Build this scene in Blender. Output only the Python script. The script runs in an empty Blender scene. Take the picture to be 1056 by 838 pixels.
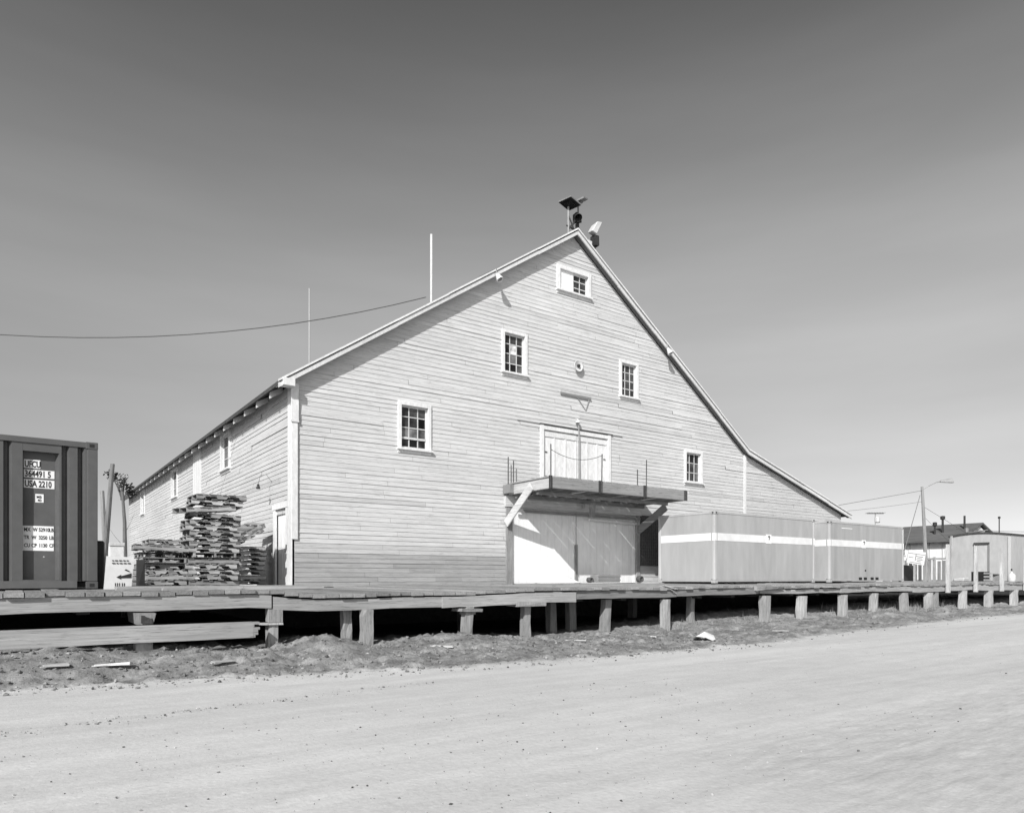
import bpy, math, random
from mathutils import Vector, Matrix, noise
random.seed(7)
R = math.radians
scene = bpy.context.scene
col = scene.collection

# ------------------------------------------------------------------ helpers
class MB:
    def __init__(s): s.v=[]; s.f=[]; s.t=[]
    def poly(s, pts, tone=1.0):
        n=len(s.v); s.v+= [Vector(p) for p in pts]; s.f.append(list(range(n,n+len(pts)))); s.t.append(tone)
    def hexa(s, p, tone=1.0):   # 8 points: bottom 0-3 ccw, top 4-7
        n=len(s.v); s.v+=[Vector(q) for q in p]
        for f in ((3,2,1,0),(4,5,6,7),(0,1,5,4),(1,2,6,5),(2,3,7,6),(3,0,4,7)):
            s.f.append([n+i for i in f]); s.t.append(tone)
    def box(s,x0,x1,y0,y1,z0,z1,tone=1.0,j=0.0):
        p=[(x0,y0,z0),(x1,y0,z0),(x1,y1,z0),(x0,y1,z0),(x0,y0,z1),(x1,y0,z1),(x1,y1,z1),(x0,y1,z1)]
        if j: p=[tuple(c+random.uniform(-j,j) for c in q) for q in p]
        s.hexa(p,tone)
    def bar(s,a,b,w,h,tone=1.0,up=(0,0,1),taper=1.0):  # rectangular bar a->b
        a=Vector(a); b=Vector(b); d=(b-a).normalized(); u=Vector(up)
        r=d.cross(u)
        if r.length<1e-4: r=d.cross(Vector((1,0,0)))
        r.normalize(); u=r.cross(d)
        P=[]
        for c,k in ((a,1),(b,taper)):
            P.append([c+r*(w/2*k)*i+u*(h/2*k)*j2 for i,j2 in ((-1,-1),(1,-1),(1,1),(-1,1))])
        s.hexa([P[0][0],P[0][1],P[0][2],P[0][3],P[1][0],P[1][1],P[1][2],P[1][3]],tone)
    def tube(s,pts,r,n=8,tone=1.0,r1=None,cap=True):
        pts=[Vector(p) for p in pts]; rings=[]
        prev=None
        for i,p in enumerate(pts):
            d=(pts[min(i+1,len(pts)-1)]-pts[max(i-1,0)]).normalized()
            a=d.cross(Vector((0,0,1)))
            if a.length<1e-3: a=d.cross(Vector((1,0,0)))
            a.normalize()
            if prev is not None and a.dot(prev)<0: a=-a
            prev=a
            b=d.cross(a)
            rr=r if r1 is None else r+(r1-r)*i/(len(pts)-1)
            base=len(s.v)
            for k in range(n):
                an=2*math.pi*k/n
                s.v.append(p+a*math.cos(an)*rr+b*math.sin(an)*rr)
            rings.append(base)
        for i in range(len(pts)-1):
            for k in range(n):
                k2=(k+1)%n
                s.f.append([rings[i]+k,rings[i]+k2,rings[i+1]+k2,rings[i+1]+k]); s.t.append(tone)
        if cap:
            s.f.append([rings[0]+k for k in range(n)][::-1]); s.t.append(tone)
            s.f.append([rings[-1]+k for k in range(n)]); s.t.append(tone)
    def lathe(s,o,axis,prof,n=16,tone=1.0):   # prof: list (dist along axis, radius)
        o=Vector(o); d=Vector(axis).normalized()
        a=d.cross(Vector((0,0,1)))
        if a.length<1e-3: a=Vector((1,0,0))
        a.normalize(); b=d.cross(a); rings=[]
        for (t,r) in prof:
            base=len(s.v); rings.append(base)
            for k in range(n):
                an=2*math.pi*k/n
                s.v.append(o+d*t+(a*math.cos(an)+b*math.sin(an))*max(r,1e-4))
        for i in range(len(prof)-1):
            for k in range(n):
                k2=(k+1)%n
                s.f.append([rings[i]+k,rings[i]+k2,rings[i+1]+k2,rings[i+1]+k]); s.t.append(tone)
    def xform(s,M):
        s.v=[M@p for p in s.v]; return s
    def build(s,name,mat,parent=None,loc=None,bevel=0,smooth=False):
        off=Vector((0,0,0)); q=parent
        while q is not None: off+=q.location; q=q.parent
        if loc is not None: off+=Vector(loc)
        elif parent is None:
            xs=[p.x for p in s.v]; ys=[p.y for p in s.v]; zs=[p.z for p in s.v]
            loc=Vector(((min(xs)+max(xs))/2,(min(ys)+max(ys))/2,min(zs))); off+=loc
        me=bpy.data.meshes.new(name)
        me.from_pydata([tuple(p-off) for p in s.v],[],s.f); 
        at=me.attributes.new('tone','FLOAT','FACE'); at.data.foreach_set('value',s.t)
        me.materials.append(mat); me.update()
        if smooth:
            for p in me.polygons: p.use_smooth=True
        o=bpy.data.objects.new(name,me); col.objects.link(o)
        if loc is not None: o.location=loc
        if parent is not None: o.parent=parent
        if bevel:
            m=o.modifiers.new('bevel','BEVEL'); m.width=bevel; m.segments=1; m.limit_method='ANGLE'
        return o

def tag(o,label=None,cat=None,group=None,kind=None):
    if label: o['label']=label
    if cat: o['category']=cat
    if group: o['group']=group
    if kind: o['kind']=kind
    return o
def thing(name,label,cat,loc=(0,0,0),group=None):
    o=bpy.data.objects.new(name,None); col.objects.link(o); o.location=loc; o.empty_display_size=.2
    return tag(o,label,cat,group)

# ------------------------------------------------------------------ materials
def mat(name,base,var=.15,scale=(3,3,3),rough=.8,bump=.15,var2=.1,scale2=(.5,.5,.5),metal=0,spec=.3,world=False,rnd=0,detail=5,hi=None,crack=0):
    m=bpy.data.materials.new(name); m.use_nodes=True; nt=m.node_tree; N=nt.nodes; L=nt.links
    b=N['Principled BSDF']; b.inputs['Roughness'].default_value=rough; b.inputs['Metallic'].default_value=metal
    b.inputs['Specular IOR Level'].default_value=spec
    if world:
        g=N.new('ShaderNodeNewGeometry'); src=g.outputs['Position']
    else:
        g=N.new('ShaderNodeTexCoord'); src=g.outputs['Object']
    def nz(sc,det,ro=.6):
        mp=N.new('ShaderNodeMapping'); mp.inputs['Scale'].default_value=sc; L.new(src,mp.inputs['Vector'])
        t=N.new('ShaderNodeTexNoise'); t.inputs['Scale'].default_value=1; t.inputs['Detail'].default_value=det; t.inputs['Roughness'].default_value=ro
        L.new(mp.outputs['Vector'],t.inputs['Vector']); return t.outputs['Fac']
    def rng(f,a,c,lo=.3,hi_=.7):
        r=N.new('ShaderNodeMapRange'); r.inputs['From Min'].default_value=lo; r.inputs['From Max'].default_value=hi_
        r.inputs['To Min'].default_value=a; r.inputs['To Max'].default_value=c; L.new(f,r.inputs['Value']); return r.outputs['Result']
    def mul(a,c):
        x=N.new('ShaderNodeMath'); x.operation='MULTIPLY'
        for i,k in enumerate((a,c)):
            if isinstance(k,float): x.inputs[i].default_value=k
            else: L.new(k,x.inputs[i])
        return x.outputs[0]
    f1=nz(scale,detail); f2=nz(scale2,3)
    v=mul(rng(f1,1-var,1+var),rng(f2,1-var2,1+var2))
    v=mul(v,float(base))
    a=N.new('ShaderNodeAttribute'); a.attribute_name='tone'; v=mul(v,a.outputs['Fac'])
    if rnd:
        oi=N.new('ShaderNodeObjectInfo'); v=mul(v,rng(oi.outputs['Random'],1-rnd,1+rnd,0,1))
    if crack:
        v=mul(v,rng(nz(tuple(k*3 for k in scale),3,.7),1-crack,1,.34,.42))
    c=N.new('ShaderNodeCombineColor')
    for i in range(3): L.new(v,c.inputs[i])
    L.new(c.outputs[0],b.inputs['Base Color'])
    if bump:
        bp=N.new('ShaderNodeBump'); bp.inputs['Strength'].default_value=bump; bp.inputs['Distance'].default_value=.02
        L.new(f1,bp.inputs['Height']); L.new(bp.outputs['Normal'],b.inputs['Normal'])
    return m

M={}
M['paint_x']=mat('weathered_siding_paint',.565,.15,(1.2,8,30),.75,.3,.07,(.25,.5,.8),crack=.42)
M['paint_y']=mat('weathered_side_paint',.53,.10,(8,1.2,26),.75,.3,.07,(.5,.25,.8),crack=.36)
M['trim']=mat('white_trim_paint',.70,.13,(14,14,6),.7,.2,.06,(1,1,1))
M['door']=mat('white_door_paint',.85,.06,(9,9,2),.7,.2,.08,(.9,.9,.6))
M['wood_x']=mat('grey_timber_along',.29,.22,(1.1,26,30),.88,.5,.14,(.4,2,2),crack=.55)
M['wood_y']=mat('grey_plank_across',.32,.22,(26,1.1,30),.88,.5,.14,(2,.4,2),crack=.5)
M['wood_z']=mat('grey_timber_upright',.33,.22,(26,26,1.6),.88,.5,.16,(3,3,.9),crack=.5)
M['pallet']=mat('pallet_wood',.30,.3,(3,22,22),.9,.4,.2,(1.5,1.5,6),rnd=.28,crack=.4)
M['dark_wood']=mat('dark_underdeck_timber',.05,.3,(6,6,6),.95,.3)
M['roof']=mat('dark_roofing',.07,.3,(8,8,8),.9,.3)
M['shingle']=mat('house_shingles',.12,.2,(1,1,9),.9,.3)
M['container_dark']=mat('dark_container_paint',.088,.09,(5,5,5),.45,.06,.1,(.7,.7,.5),spec=.4)
M['container_light']=mat('grey_container_paint',.39,.05,(6,6,1.2),.5,.05,.09,(1.6,1.6,.35),spec=.35)
M['stripe']=mat('white_stripe_paint',.78,.05,(4,4,4),.5,0)
M['white']=mat('white_plate',.80,.04,(10,10,10),.5,0)
M['black']=mat('black_lettering',.02,.1,(5,5,5),.6,0)
M['metal']=mat('galvanised_metal',.35,.15,(8,8,8),.45,.05,metal=.5)
M['rust']=mat('rusty_iron',.07,.3,(20,20,20),.8,.2)
M['darkmetal']=mat('dark_lamp_metal',.035,.2,(10,10,10),.5,.05)
M['whitemetal']=mat('white_enamel',.62,.06,(10,10,10),.4,0)
M['rubber']=mat('dusty_rubber',.09,.2,(10,10,10),.8,.1)
M['wire']=mat('dark_cable',.10,.1,(5,5,5),.7,0)
M['leaf']=mat('dark_foliage',.05,.3,(8,8,8),.8,0)
M['drygrass']=mat('dry_grass',.22,.25,(8,8,8),.9,0)
M['stone']=mat('road_stones',.27,.4,(9,9,9),.95,.3,world=True)
M['clod']=mat('dirt_clods',.2,.35,(9,9,9),.98,.4,world=True)
M['darkpanel']=mat('dark_mesh_panel',.075,.25,(16,16,16),.7,.2)
M['cloth']=mat('pale_tarpaulin',.72,.08,(3,3,3),.8,.3)
M['shed']=mat('pale_shed_paint',.42,.08,(6,6,2),.7,.1,.08,(1,1,.6))
M['hwall']=mat('white_house_wall',.80,.08,(3,3,2),.8,.1)
M['cardboard']=mat('grey_crate_board',.25,.12,(8,8,8),.9,.1)

def glass(name,base):
    m=bpy.data.materials.new(name); m.use_nodes=True; nt=m.node_tree; b=nt.nodes['Principled BSDF']
    t=nt.nodes.new('ShaderNodeTexCoord'); n=nt.nodes.new('ShaderNodeTexNoise'); n.inputs['Scale'].default_value=2.5; n.inputs['Detail'].default_value=3
    nt.links.new(t.outputs['Object'],n.inputs['Vector'])
    r=nt.nodes.new('ShaderNodeMapRange'); r.inputs['From Min'].default_value=.35; r.inputs['From Max'].default_value=.7
    r.inputs['To Min'].default_value=base*.4; r.inputs['To Max'].default_value=base*2.2; nt.links.new(n.outputs['Fac'],r.inputs['Value'])
    a=nt.nodes.new('ShaderNodeAttribute'); a.attribute_name='tone'
    x=nt.nodes.new('ShaderNodeMath'); x.operation='MULTIPLY'; nt.links.new(r.outputs[0],x.inputs[0]); nt.links.new(a.outputs['Fac'],x.inputs[1])
    c=nt.nodes.new('ShaderNodeCombineColor')
    for i in range(3): nt.links.new(x.outputs[0],c.inputs[i])
    nt.links.new(c.outputs[0],b.inputs['Base Color']); b.inputs['Roughness'].default_value=.12; b.inputs['Specular IOR Level'].default_value=.35
    bp=nt.nodes.new('ShaderNodeBump'); bp.inputs['Strength'].default_value=.15; bp.inputs['Distance'].default_value=.02
    nt.links.new(n.outputs['Fac'],bp.inputs['Height']); nt.links.new(bp.outputs[0],b.inputs['Normal'])
    return m
M['glass']=glass('dark_window_glass',.03)

# ------------------------------------------------------------------ ground
def sm(a,b,x):
    t=max(0,min(1,(x-a)/(b-a))); return t*t*(3-2*t)
def lerp_tab(tab,x):
    if x<=tab[0][0]: return tab[0][1]
    for (a,va),(b,vb) in zip(tab,tab[1:]):
        if x<=b: return va+(vb-va)*(x-a)/(b-a)
    return tab[-1][1]
TOE=[(-6,10.3),(0,9.95),(2,9.55),(4,9.0),(7,8.5),(12,8.35),(17,9.0),(24,9.6),(32,9.8),(60,10)]
BERM=[(-6,.30),(0,.28),(1.5,.22),(3.3,.13),(4.2,.25),(5,.12),(6.8,.13),(8,.07),(9.5,.03),(11,.03),(13,.01),(17,.10),(21,.07),(25,.1),(60,.1)]
CREST=[(-6,0),(10.5,.0),(11.5,.10),(14,.24),(17,.26),(24,.33),(60,.3)]
MOUNDS=[(4.15,11.2,.10,.4),(7.0,11.3,.10,.6),(6.2,11.4,.08,.4),(2.3,10.7,.08,.5),(13.9,11.3,.1,.5),(22.5,11.2,.12,.7),(26.2,11.0,.15,.8),(0.4,10.8,.06,.5)]
def fr(x,y,s,o=4,seed=0.):
    return noise.fractal(Vector((x*s,y*s,seed)),.9,2.1,o)
def gh(u,v):
    toe=lerp_tab(TOE,u)+.25*fr(u,v,.5,3,3.)
    h=lerp_tab(BERM,u)
    k=sm(toe,11.3,v)
    k2=1-sm(12.2,14.5,v)
    k2=1-sm(13.2,15,v)
    z=(h*k+lerp_tab(CREST,u)*sm(11.5,12.9,v))*(k2*.9+.1)
    for (a,b,hh,w) in MOUNDS:
        d=((u-a)**2+(v-b)**2)/(w*w)
        if d<6: z+=hh*math.exp(-d)
    soil=sm(toe-.5,toe+.6,v)
    z+=soil*(.035*fr(u,v,2.2,4,1.)+.085*max(0,fr(u,v,4.5,4,2.)-.03)-.05*max(0,fr(u,v,7.,3,22.)))
    # road: gentle undulation and wheel ruts running along the road
    rd=1-soil
    z+=rd*(.012*fr(u*.25,v,.9,3,5.)+.0035*fr(u*.3,v,5.,3,6.))
    if u<5:
        rl=7.2+.14*u-.012*u*u   # broken rut edge at left
        z+=rd*.022*math.exp(-((v-rl)/.08)**2)*max(0,.35+fr(u,v,3.,3,9.))*sm(5,2.5,u) 
    # rough churned patch, lower right
    rp=sm(4.2,2.9,v+.0*u)*sm(3.2,4.6,u)
    z+=rp*(.007*fr(u,v*2.5,3,4,7.)+.003*math.sin((u*.35+v)*30+fr(u,v,1.,2)*4))
    return z,soil,rp
def axis(segs):
    out=[]
    for a,b,st in segs:
        n=max(1,round((b-a)/st)); out+=[a+(b-a)*i/n for i in range(n)]
    out.append(segs[-1][1]); return out
def geo(a,b,n):  # geometric growth outwards
    return [a+(b-a)*((1.6**i-1)/(1.6**n-1)) for i in range(1,n+1)]
us=[-x for x in geo(14,1800,14)][::-1]+axis([(-14,-5,.3),(-5,16,.07),(16,36,.12),(36,70,.5)])+geo(70,1800,12)
vs=[-x for x in geo(2,1800,14)][::-1]+axis([(-2,1.5,.25),(1.5,5,.06),(5,8,.09),(8,12.2,.05),(12.2,15,.2),(15,60,1.5)])+geo(60,2500,12)
def build_ground():
    V=[];S=[];P=[]
    nu=len(us); nv=len(vs)
    for v in vs:
        for u in us:
            if -14.1<u<70.1 and -2.1<v<15.1: z,s,p=gh(u,v)
            else: z,s,p=(0.0 if v<15 else .02),(1.0 if v>9 else 0.0),0.0
            if v>15: z=-.1
            V.append((u,v,z)); S.append(s); P.append(p)
    F=[[],[]]
    for j in range(nv-1):
        for i in range(nu-1):
            a=j*nu+i; f=(a,a+1,a+1+nu,a+nu)
            s=(S[f[0]]+S[f[1]]+S[f[2]]+S[f[3]])/4
            F[1 if s>.5 else 0].append(f)
    m=bpy.data.materials.new('dusty_ground'); m.use_nodes=True; nt=m.node_tree; N=nt.nodes; L=nt.links
    b=N['Principled BSDF']; b.inputs['Roughness'].default_value=.95; b.inputs['Specular IOR Level'].default_value=.15
    g=N.new('ShaderNodeNewGeometry')
    def nz(sc,det=6,ro=.6):
        mp=N.new('ShaderNodeMapping'); mp.inputs['Scale'].default_value=sc; L.new(g.outputs['Position'],mp.inputs['Vector'])
        t=N.new('ShaderNodeTexNoise'); t.inputs['Scale'].default_value=1; t.inputs['Detail'].default_value=det; t.inputs['Roughness'].default_value=ro
        L.new(mp.outputs[0],t.inputs['Vector']); return t.outputs['Fac']
    def rng(f,a,c,lo=.3,hi=.7):
        r=N.new('ShaderNodeMapRange'); r.inputs['From Min'].default_value=lo; r.inputs['From Max'].default_value=hi
        r.inputs['To Min'].default_value=a; r.inputs['To Max'].default_value=c; L.new(f,r.inputs['Value']); return r.outputs['Result']
    def op(o,a,c):
        x=N.new('ShaderNodeMath'); x.operation=o
        for i,k in enumerate((a,c)):
            if isinstance(k,(int,float)): x.inputs[i].default_value=k
            else: L.new(k,x.inputs[i])
        return x.outputs[0]
    def attr(n):
        a=N.new('ShaderNodeAttribute'); a.attribute_name=n; return a.outputs['Fac']
    tracks=nz((.10,1.6,1),4,.55); fine=nz((26,26,26),5,.7); mid=nz((2.2,3.2,2),6,.65); streak=nz((.5,9,1),4,.6); broad=nz((.13,.3,.2),3,.5)
    road=op('MULTIPLY',rng(tracks,.90,1.06),rng(fine,.91,1.08)); road=op('MULTIPLY',road,rng(mid,.94,1.05)); road=op('MULTIPLY',road,rng(streak,.955,1.04)); road=op('MULTIPLY',road,rng(broad,.92,1.06))
    road=op('MULTIPLY',road,.585)
    rp=op('SUBTRACT',1.0,op('MULTIPLY',attr('patch'),rng(nz((2.5,16,3),6,.75),.0,.20,.35,.65)))
    road=op('MULTIPLY',road,rp)
    soil=op('MULTIPLY',rng(nz((5,5,5),7,.7),.6,1.3),rng(fine,.8,1.2)); soil=op('MULTIPLY',soil,.25)
    soil=op('MULTIPLY',soil,rng(nz((.9,1.8,.9),4,.6),.8,1.45,.4,.68))
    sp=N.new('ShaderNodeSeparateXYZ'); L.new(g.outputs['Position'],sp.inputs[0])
    fade=rng(sp.outputs[1],1.0,.12,12.2,13.0)       # shade below the dock painted into the soil colour
    # right hand end of the bank is paler, dustier
    pale=rng(sp.outputs[0],1.0,1.08,9,20)
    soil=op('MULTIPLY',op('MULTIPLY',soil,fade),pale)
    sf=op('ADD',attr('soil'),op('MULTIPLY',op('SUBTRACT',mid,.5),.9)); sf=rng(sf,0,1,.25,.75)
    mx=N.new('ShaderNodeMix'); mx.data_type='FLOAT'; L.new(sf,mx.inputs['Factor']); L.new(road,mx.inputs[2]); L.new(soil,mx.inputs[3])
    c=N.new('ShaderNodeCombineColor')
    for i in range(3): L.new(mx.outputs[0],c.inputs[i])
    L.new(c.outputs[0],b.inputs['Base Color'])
    bh=op('ADD',op('MULTIPLY',fine,.5),op('MULTIPLY',nz((7,9,7),6,.7),1.2))
    bp=N.new('ShaderNodeBump'); bp.inputs['Distance'].default_value=.03; L.new(bh,bp.inputs['Height']); L.new(rng(attr('soil'),.28,.9,0,1),bp.inputs['Strength']); L.new(bp.outputs[0],b.inputs['Normal'])
    for k,nm in ((0,'road'),(1,'ground')):
        used=sorted({i for f in F[k] for i in f}); idx={o:i for i,o in enumerate(used)}
        me=bpy.data.meshes.new(nm); me.from_pydata([V[i] for i in used],[],[[idx[i] for i in f] for f in F[k]])
        for an,src in (('soil',S),('patch',P)):
            at=me.attributes.new(an,'FLOAT','POINT'); at.data.foreach_set('value',[src[i] for i in used])
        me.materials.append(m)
        for p in me.polygons: p.use_smooth=True
        o=bpy.data.objects.new(nm,me); col.objects.link(o); o['kind']='structure'
build_ground()

def zg(u,v): return gh(u,v)[0]
# loose stones and clods: uncountable
def rock(mb,c,r,tone):
    vs_=[(1,0,0),(-1,0,0),(0,1,0),(0,-1,0),(0,0,1),(0,0,-1)]
    rot=Matrix.Rotation(random.random()*6.28,3,'Z')@Matrix.Rotation(random.random()*3,3,'X')
    sc=[random.uniform(.6,1.2),random.uniform(.6,1.2),random.uniform(.5,.9)]
    n=len(mb.v)
    for q in vs_:
        q=rot@Vector(q); mb.v.append(Vector(c)+Vector((q.x*sc[0],q.y*sc[1],q.z*sc[2]))*r*random.uniform(.75,1.2))
    for f in ((0,2,4),(2,1,4),(1,3,4),(3,0,4),(2,0,5),(1,2,5),(3,1,5),(0,3,5)):
        mb.f.append([n+i for i in f]); mb.t.append(tone)
mb=MB()
for i in range(8000):
    u=random.uniform(-2,34)
    if random.random()<.6: u=random.uniform(-2,12)
    toe=lerp_tab(TOE,u); v=toe-.6+(12.2-toe)*random.random()**.8
    r=.006+.034*random.random()**5
    rock(mb,(u,v,zg(u,v)+r*.3),r,random.choice([.5,.8,.9,1.0,1.2,1.6]))
tag(mb.build('dirt_clods',M['clod']),'loose clods and pebbles scattered along the dirt bank below the dock','clods',kind='stuff')
mb=MB()
for i in range(2600):
    k=random.random()
    if k<.62: v=random.uniform(2.6,6.5); u=random.uniform(-1.5,7)
    elif k<.76: u=random.uniform(-1,4.2); v=7.2+.14*u-.012*u*u+random.gauss(0,.09)
    else: u=random.uniform(-2,22); v=random.uniform(3,9)
    r=.003+.011*random.random()**5
    if .62<k<.76: r*=1.5
    rock(mb,(u,v,zg(u,v)+r*.35),r,random.choice([.3,.6,1.0,1.3,1.6]))
tag(mb.build('gravel',M['stone']),'small stones and grit lying loose on the pale dirt road','gravel',kind='stuff')
mb=MB()
for i in range(1100):
    u=random.choice([random.uniform(12.5,17.5),random.uniform(16,30),random.uniform(20,28),random.gauss(26.3,1.0)]); v=random.gauss(11.8,.4)
    if v>12.7: continue
    z=zg(u,v); h=random.uniform(.05,.22)*(1.3 if u>20 else .8); w=.006
    a=random.random()*6.28; dx,dy=math.cos(a)*w,math.sin(a)*w; lx,ly=random.gauss(0,.06),random.gauss(0,.06)
    mb.poly([(u-dx,v-dy,z-.01),(u+dx,v+dy,z-.01),(u+lx,v+ly,z+h)],random.uniform(.7,1.5))
tag(mb.build('dry_grass',M['drygrass']),'sparse dry grass and weeds on the bank below the dock','grass',kind='stuff')

# ------------------------------------------------------------------ warehouse
F0=18.0; UL=5.86; UB=24.6; UE=32.0; UR=15.3
ZR=12.78; ZL=6.42; ZB=6.38
def ztop(u):           # underside line of the roof on the gable
    if u<=UR: return ZL+(ZR-ZL)*(u-UL)/(UR-UL)
    if u<=UB: return ZR+(ZB-ZR)*(u-UR)/(UB-UR)
    return ZB-(u-UB)*.285
wh=thing('warehouse','large weathered white clapboard gabled warehouse standing behind the timber dock','warehouse',(15.3,18,1.05))
def mapF(a,d,z): return (a,F0-d,z)
def mapL(a,d,z): return (UL-d,a,z)
def wbox(mb,mp,a0,a1,d0,d1,z0,z1,tone=1.0):
    P=[mp(a0,d1,z0),mp(a1,d1,z0),mp(a1,d0,z0),mp(a0,d0,z0),mp(a0,d1,z1),mp(a1,d1,z1),mp(a1,d0,z1),mp(a0,d0,z1)]
    mb.hexa(P,tone)
# openings (a0,a1,z0,z1)
OPF=[(8.93,9.78,4.98,6.20),(12.5,13.28,7.76,8.98),(14.74,15.98,10.87,11.55),(17.57,18.30,7.76,8.93),(21.0,21.84,4.98,6.10),
     (14.05,16.9,3.9,6.12),(12.78,18.3,1.05,3.5)]
OPL=[(24.5,25.6,4.98,6.14),(33.75,35.05,4.90,6.12),(43.4,44.6,4.85,6.1),(18.5,19.35,1.05,3.0),(29.0,30.15,3.4,6.2)]
def siding(mp,a_lo,a_hi,z0,zt,ops,expo,toner,fl=1):
    mb=MB(); z=z0; row=0
    lim=lambda zz:None
    while True:
        z1=z+expo
        rng_=a_range(mp,z,a_lo,a_hi,zt)
        if rng_ is None: break
        lo,hi=rng_; r1=a_range(mp,z1,a_lo,a_hi,zt); 
        if r1 is None: r1=((lo+hi)/2-.01,(lo+hi)/2+.01)
        lap=max(.008,random.gauss(.0185,.003))
        # board joints
        js=[lo]; p=lo+random.uniform(.6,5.5)
        while p<hi-.4: js.append(p); p+=random.choice([3.6,4.2,4.9,5.5])+random.uniform(-.2,.2)
        js.append(hi)
        zs=sorted({z,z1}|{c for o in ops for c in (o[2],o[3]) if z<c<z1})
        for a,b in zip(js,js[1:]):
            tone=random.gauss(1,.02); dj=random.gauss(0,.002); zj=random.gauss(0,.004) if a>lo+1e-6 else 0
            if random.random()<.04: tone*=.86
            if random.random()<.03: dj+=.012
            for q0,q1 in zip(zs,zs[1:]):
                segs=[(a+.003,b-.003)]
                zm=(q0+q1)/2
                for o in ops:
                    if o[2]<zm<o[3]:
                        ns=[]
                        for s0,s1 in segs:
                            if o[1]<=s0 or o[0]>=s1: ns.append((s0,s1)); continue
                            if o[0]>s0: ns.append((s0,o[0]))
                            if o[1]<s1: ns.append((o[1],s1))
                        segs=ns
                f0=(q0-z)/expo; f1=(q1-z)/expo
                for s0,s1 in segs:
                    if s1-s0<.01: continue
                    def lm(s,f):
                        L0=lo+(r1[0]-lo)*f; H0=hi+(r1[1]-hi)*f
                        return min(max(s,L0),H0)
                    d0=lap-(lap-.006)*f0+dj; d1=lap-(lap-.006)*f1+dj
                    n=max(1,int((s1-s0)/.8)); 
                    for i in range(n):
                        x0=s0+(s1-s0)*i/n; x1=s0+(s1-s0)*(i+1)/n
                        tn=tone*toner((x0+x1)/2,zm)
                        A=mp(lm(x0,f0),d0,q0+zj*0); B=mp(lm(x1,f0),d0,q0); C=mp(lm(x1,f1),d1,q1); D=mp(lm(x0,f1),d1,q1)
                        mb.poly([A,B,C,D][::fl],tn)
                        if q0==z: mb.poly([mp(lm(x0,f0),-.01,q0),mp(lm(x1,f0),-.01,q0),B,A][::fl],tn)
        z=z1; row+=1
    return mb
def a_range(mp,z,a_lo,a_hi,zt):
    if zt is None: 
        return (a_lo,a_hi) if z<6.34 else None
    # gable outline
    if z>=ZR-.02: return None
    lo=a_lo; hi=a_hi
    if z>ZL: lo=UL+(z-ZL)*(UR-UL)/(ZR-ZL)
    if z>ZB: hi=UR+(z-ZR)*(UB-UR)/(ZB-ZR)
    elif z>ztop(a_hi): hi=min(a_hi,UB+(ZB-z)/.285)
    return (lo,hi)
def toneF(a,z):
    t=1.0
    t*=1+.035*fr(a,z,.35,2,11.)
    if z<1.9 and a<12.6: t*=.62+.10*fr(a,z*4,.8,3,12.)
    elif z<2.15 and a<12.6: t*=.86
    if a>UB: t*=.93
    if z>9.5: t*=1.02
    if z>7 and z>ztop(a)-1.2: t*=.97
    return t
sd=siding(mapF,UL+.02,UE,1.05,True,OPF,.128,toneF)
sd.build('siding',M['paint_x'],wh)
sd=siding(mapL,18.02,50,1.05,None,OPL,.128,lambda a,z:1+.05*fr(a,z,.4,2,13.) ,-1)
sd.build('siding',M['paint_y'],wh)
# solid walls behind the siding
mb=MB()
mb.poly([(UL+.12,F0+.12,.6),(UE,F0+.12,.6),(UE,F0+.12,ztop(UE)),(UB,F0+.12,ZB),(UR,F0+.12,ZR),(UL+.12,F0+.12,ZL)],.6)
mb.poly([(UL+.12,50,.6),(UL+.12,F0+.12,.6),(UL+.12,F0+.12,6.4),(UL+.12,50,6.4)],.6)
mb.poly([(UL,50,.2),(UE,50,.2),(UE,50,ztop(UE)),(UB,50,ZB),(UR,50,ZR),(UL,50,ZL)][::-1],.8)
mb.poly([(UE,50,.2),(UE,F0,.2),(UE,F0,ztop(UE)),(UE,50,ztop(UE))][::-1],.8)
mb.build('wall',M['wood_x'],wh)
mb=MB(); mb.box(UL+.1,UE-.1,F0+.05,49.9,-.3,1.03); mb.build('foundation',M['dark_wood'],wh)  # near-black colour carries the shade under the dock
# roof slabs
mb=MB()
def slab(u0,z0,u1,z1,th=.10,v0=17.78,v1=50.4,tone=1):
    mb.hexa([(u0,v0,z0),(u1,v0,z1),(u1,v1,z1),(u0,v1,z0),(u0,v0,z0+th),(u1,v0,z1+th),(u1,v1,z1+th),(u0,v1,z0+th)],tone)
sl=(ZR-ZL)/(UR-UL); sr=(ZR-ZB)/(UB-UR)
slab(5.42,ZL-.44*sl+.05,UR-.004,ZR+.05)
slab(UR+.004,ZR+.05,UB,ZB+.05)
slab(UB+.004,ZB+.05,32.45,ZB+.05-.285*(32.45-UB))
rf=mb.build('roof',M['roof'],wh)
# rafters tails
v=18.83
while v<50:
    mb=MB(); zz=ZL-.44*sl
    mb.hexa([(5.5,v-.035,zz+.055-.14),(5.84,v-.035,zz+.34*sl+.04-.14),(5.84,v+.035,zz+.34*sl+.04-.14),(5.5,v+.035,zz+.055-.14),(5.5,v-.035,zz+.08),(5.84,v-.035,zz+.34*sl+.04),(5.84,v+.035,zz+.34*sl+.04),(5.5,v+.035,zz+.08)],.9)
    mb.build('rafter_tail',M['trim'],rf); v+=1.26
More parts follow.
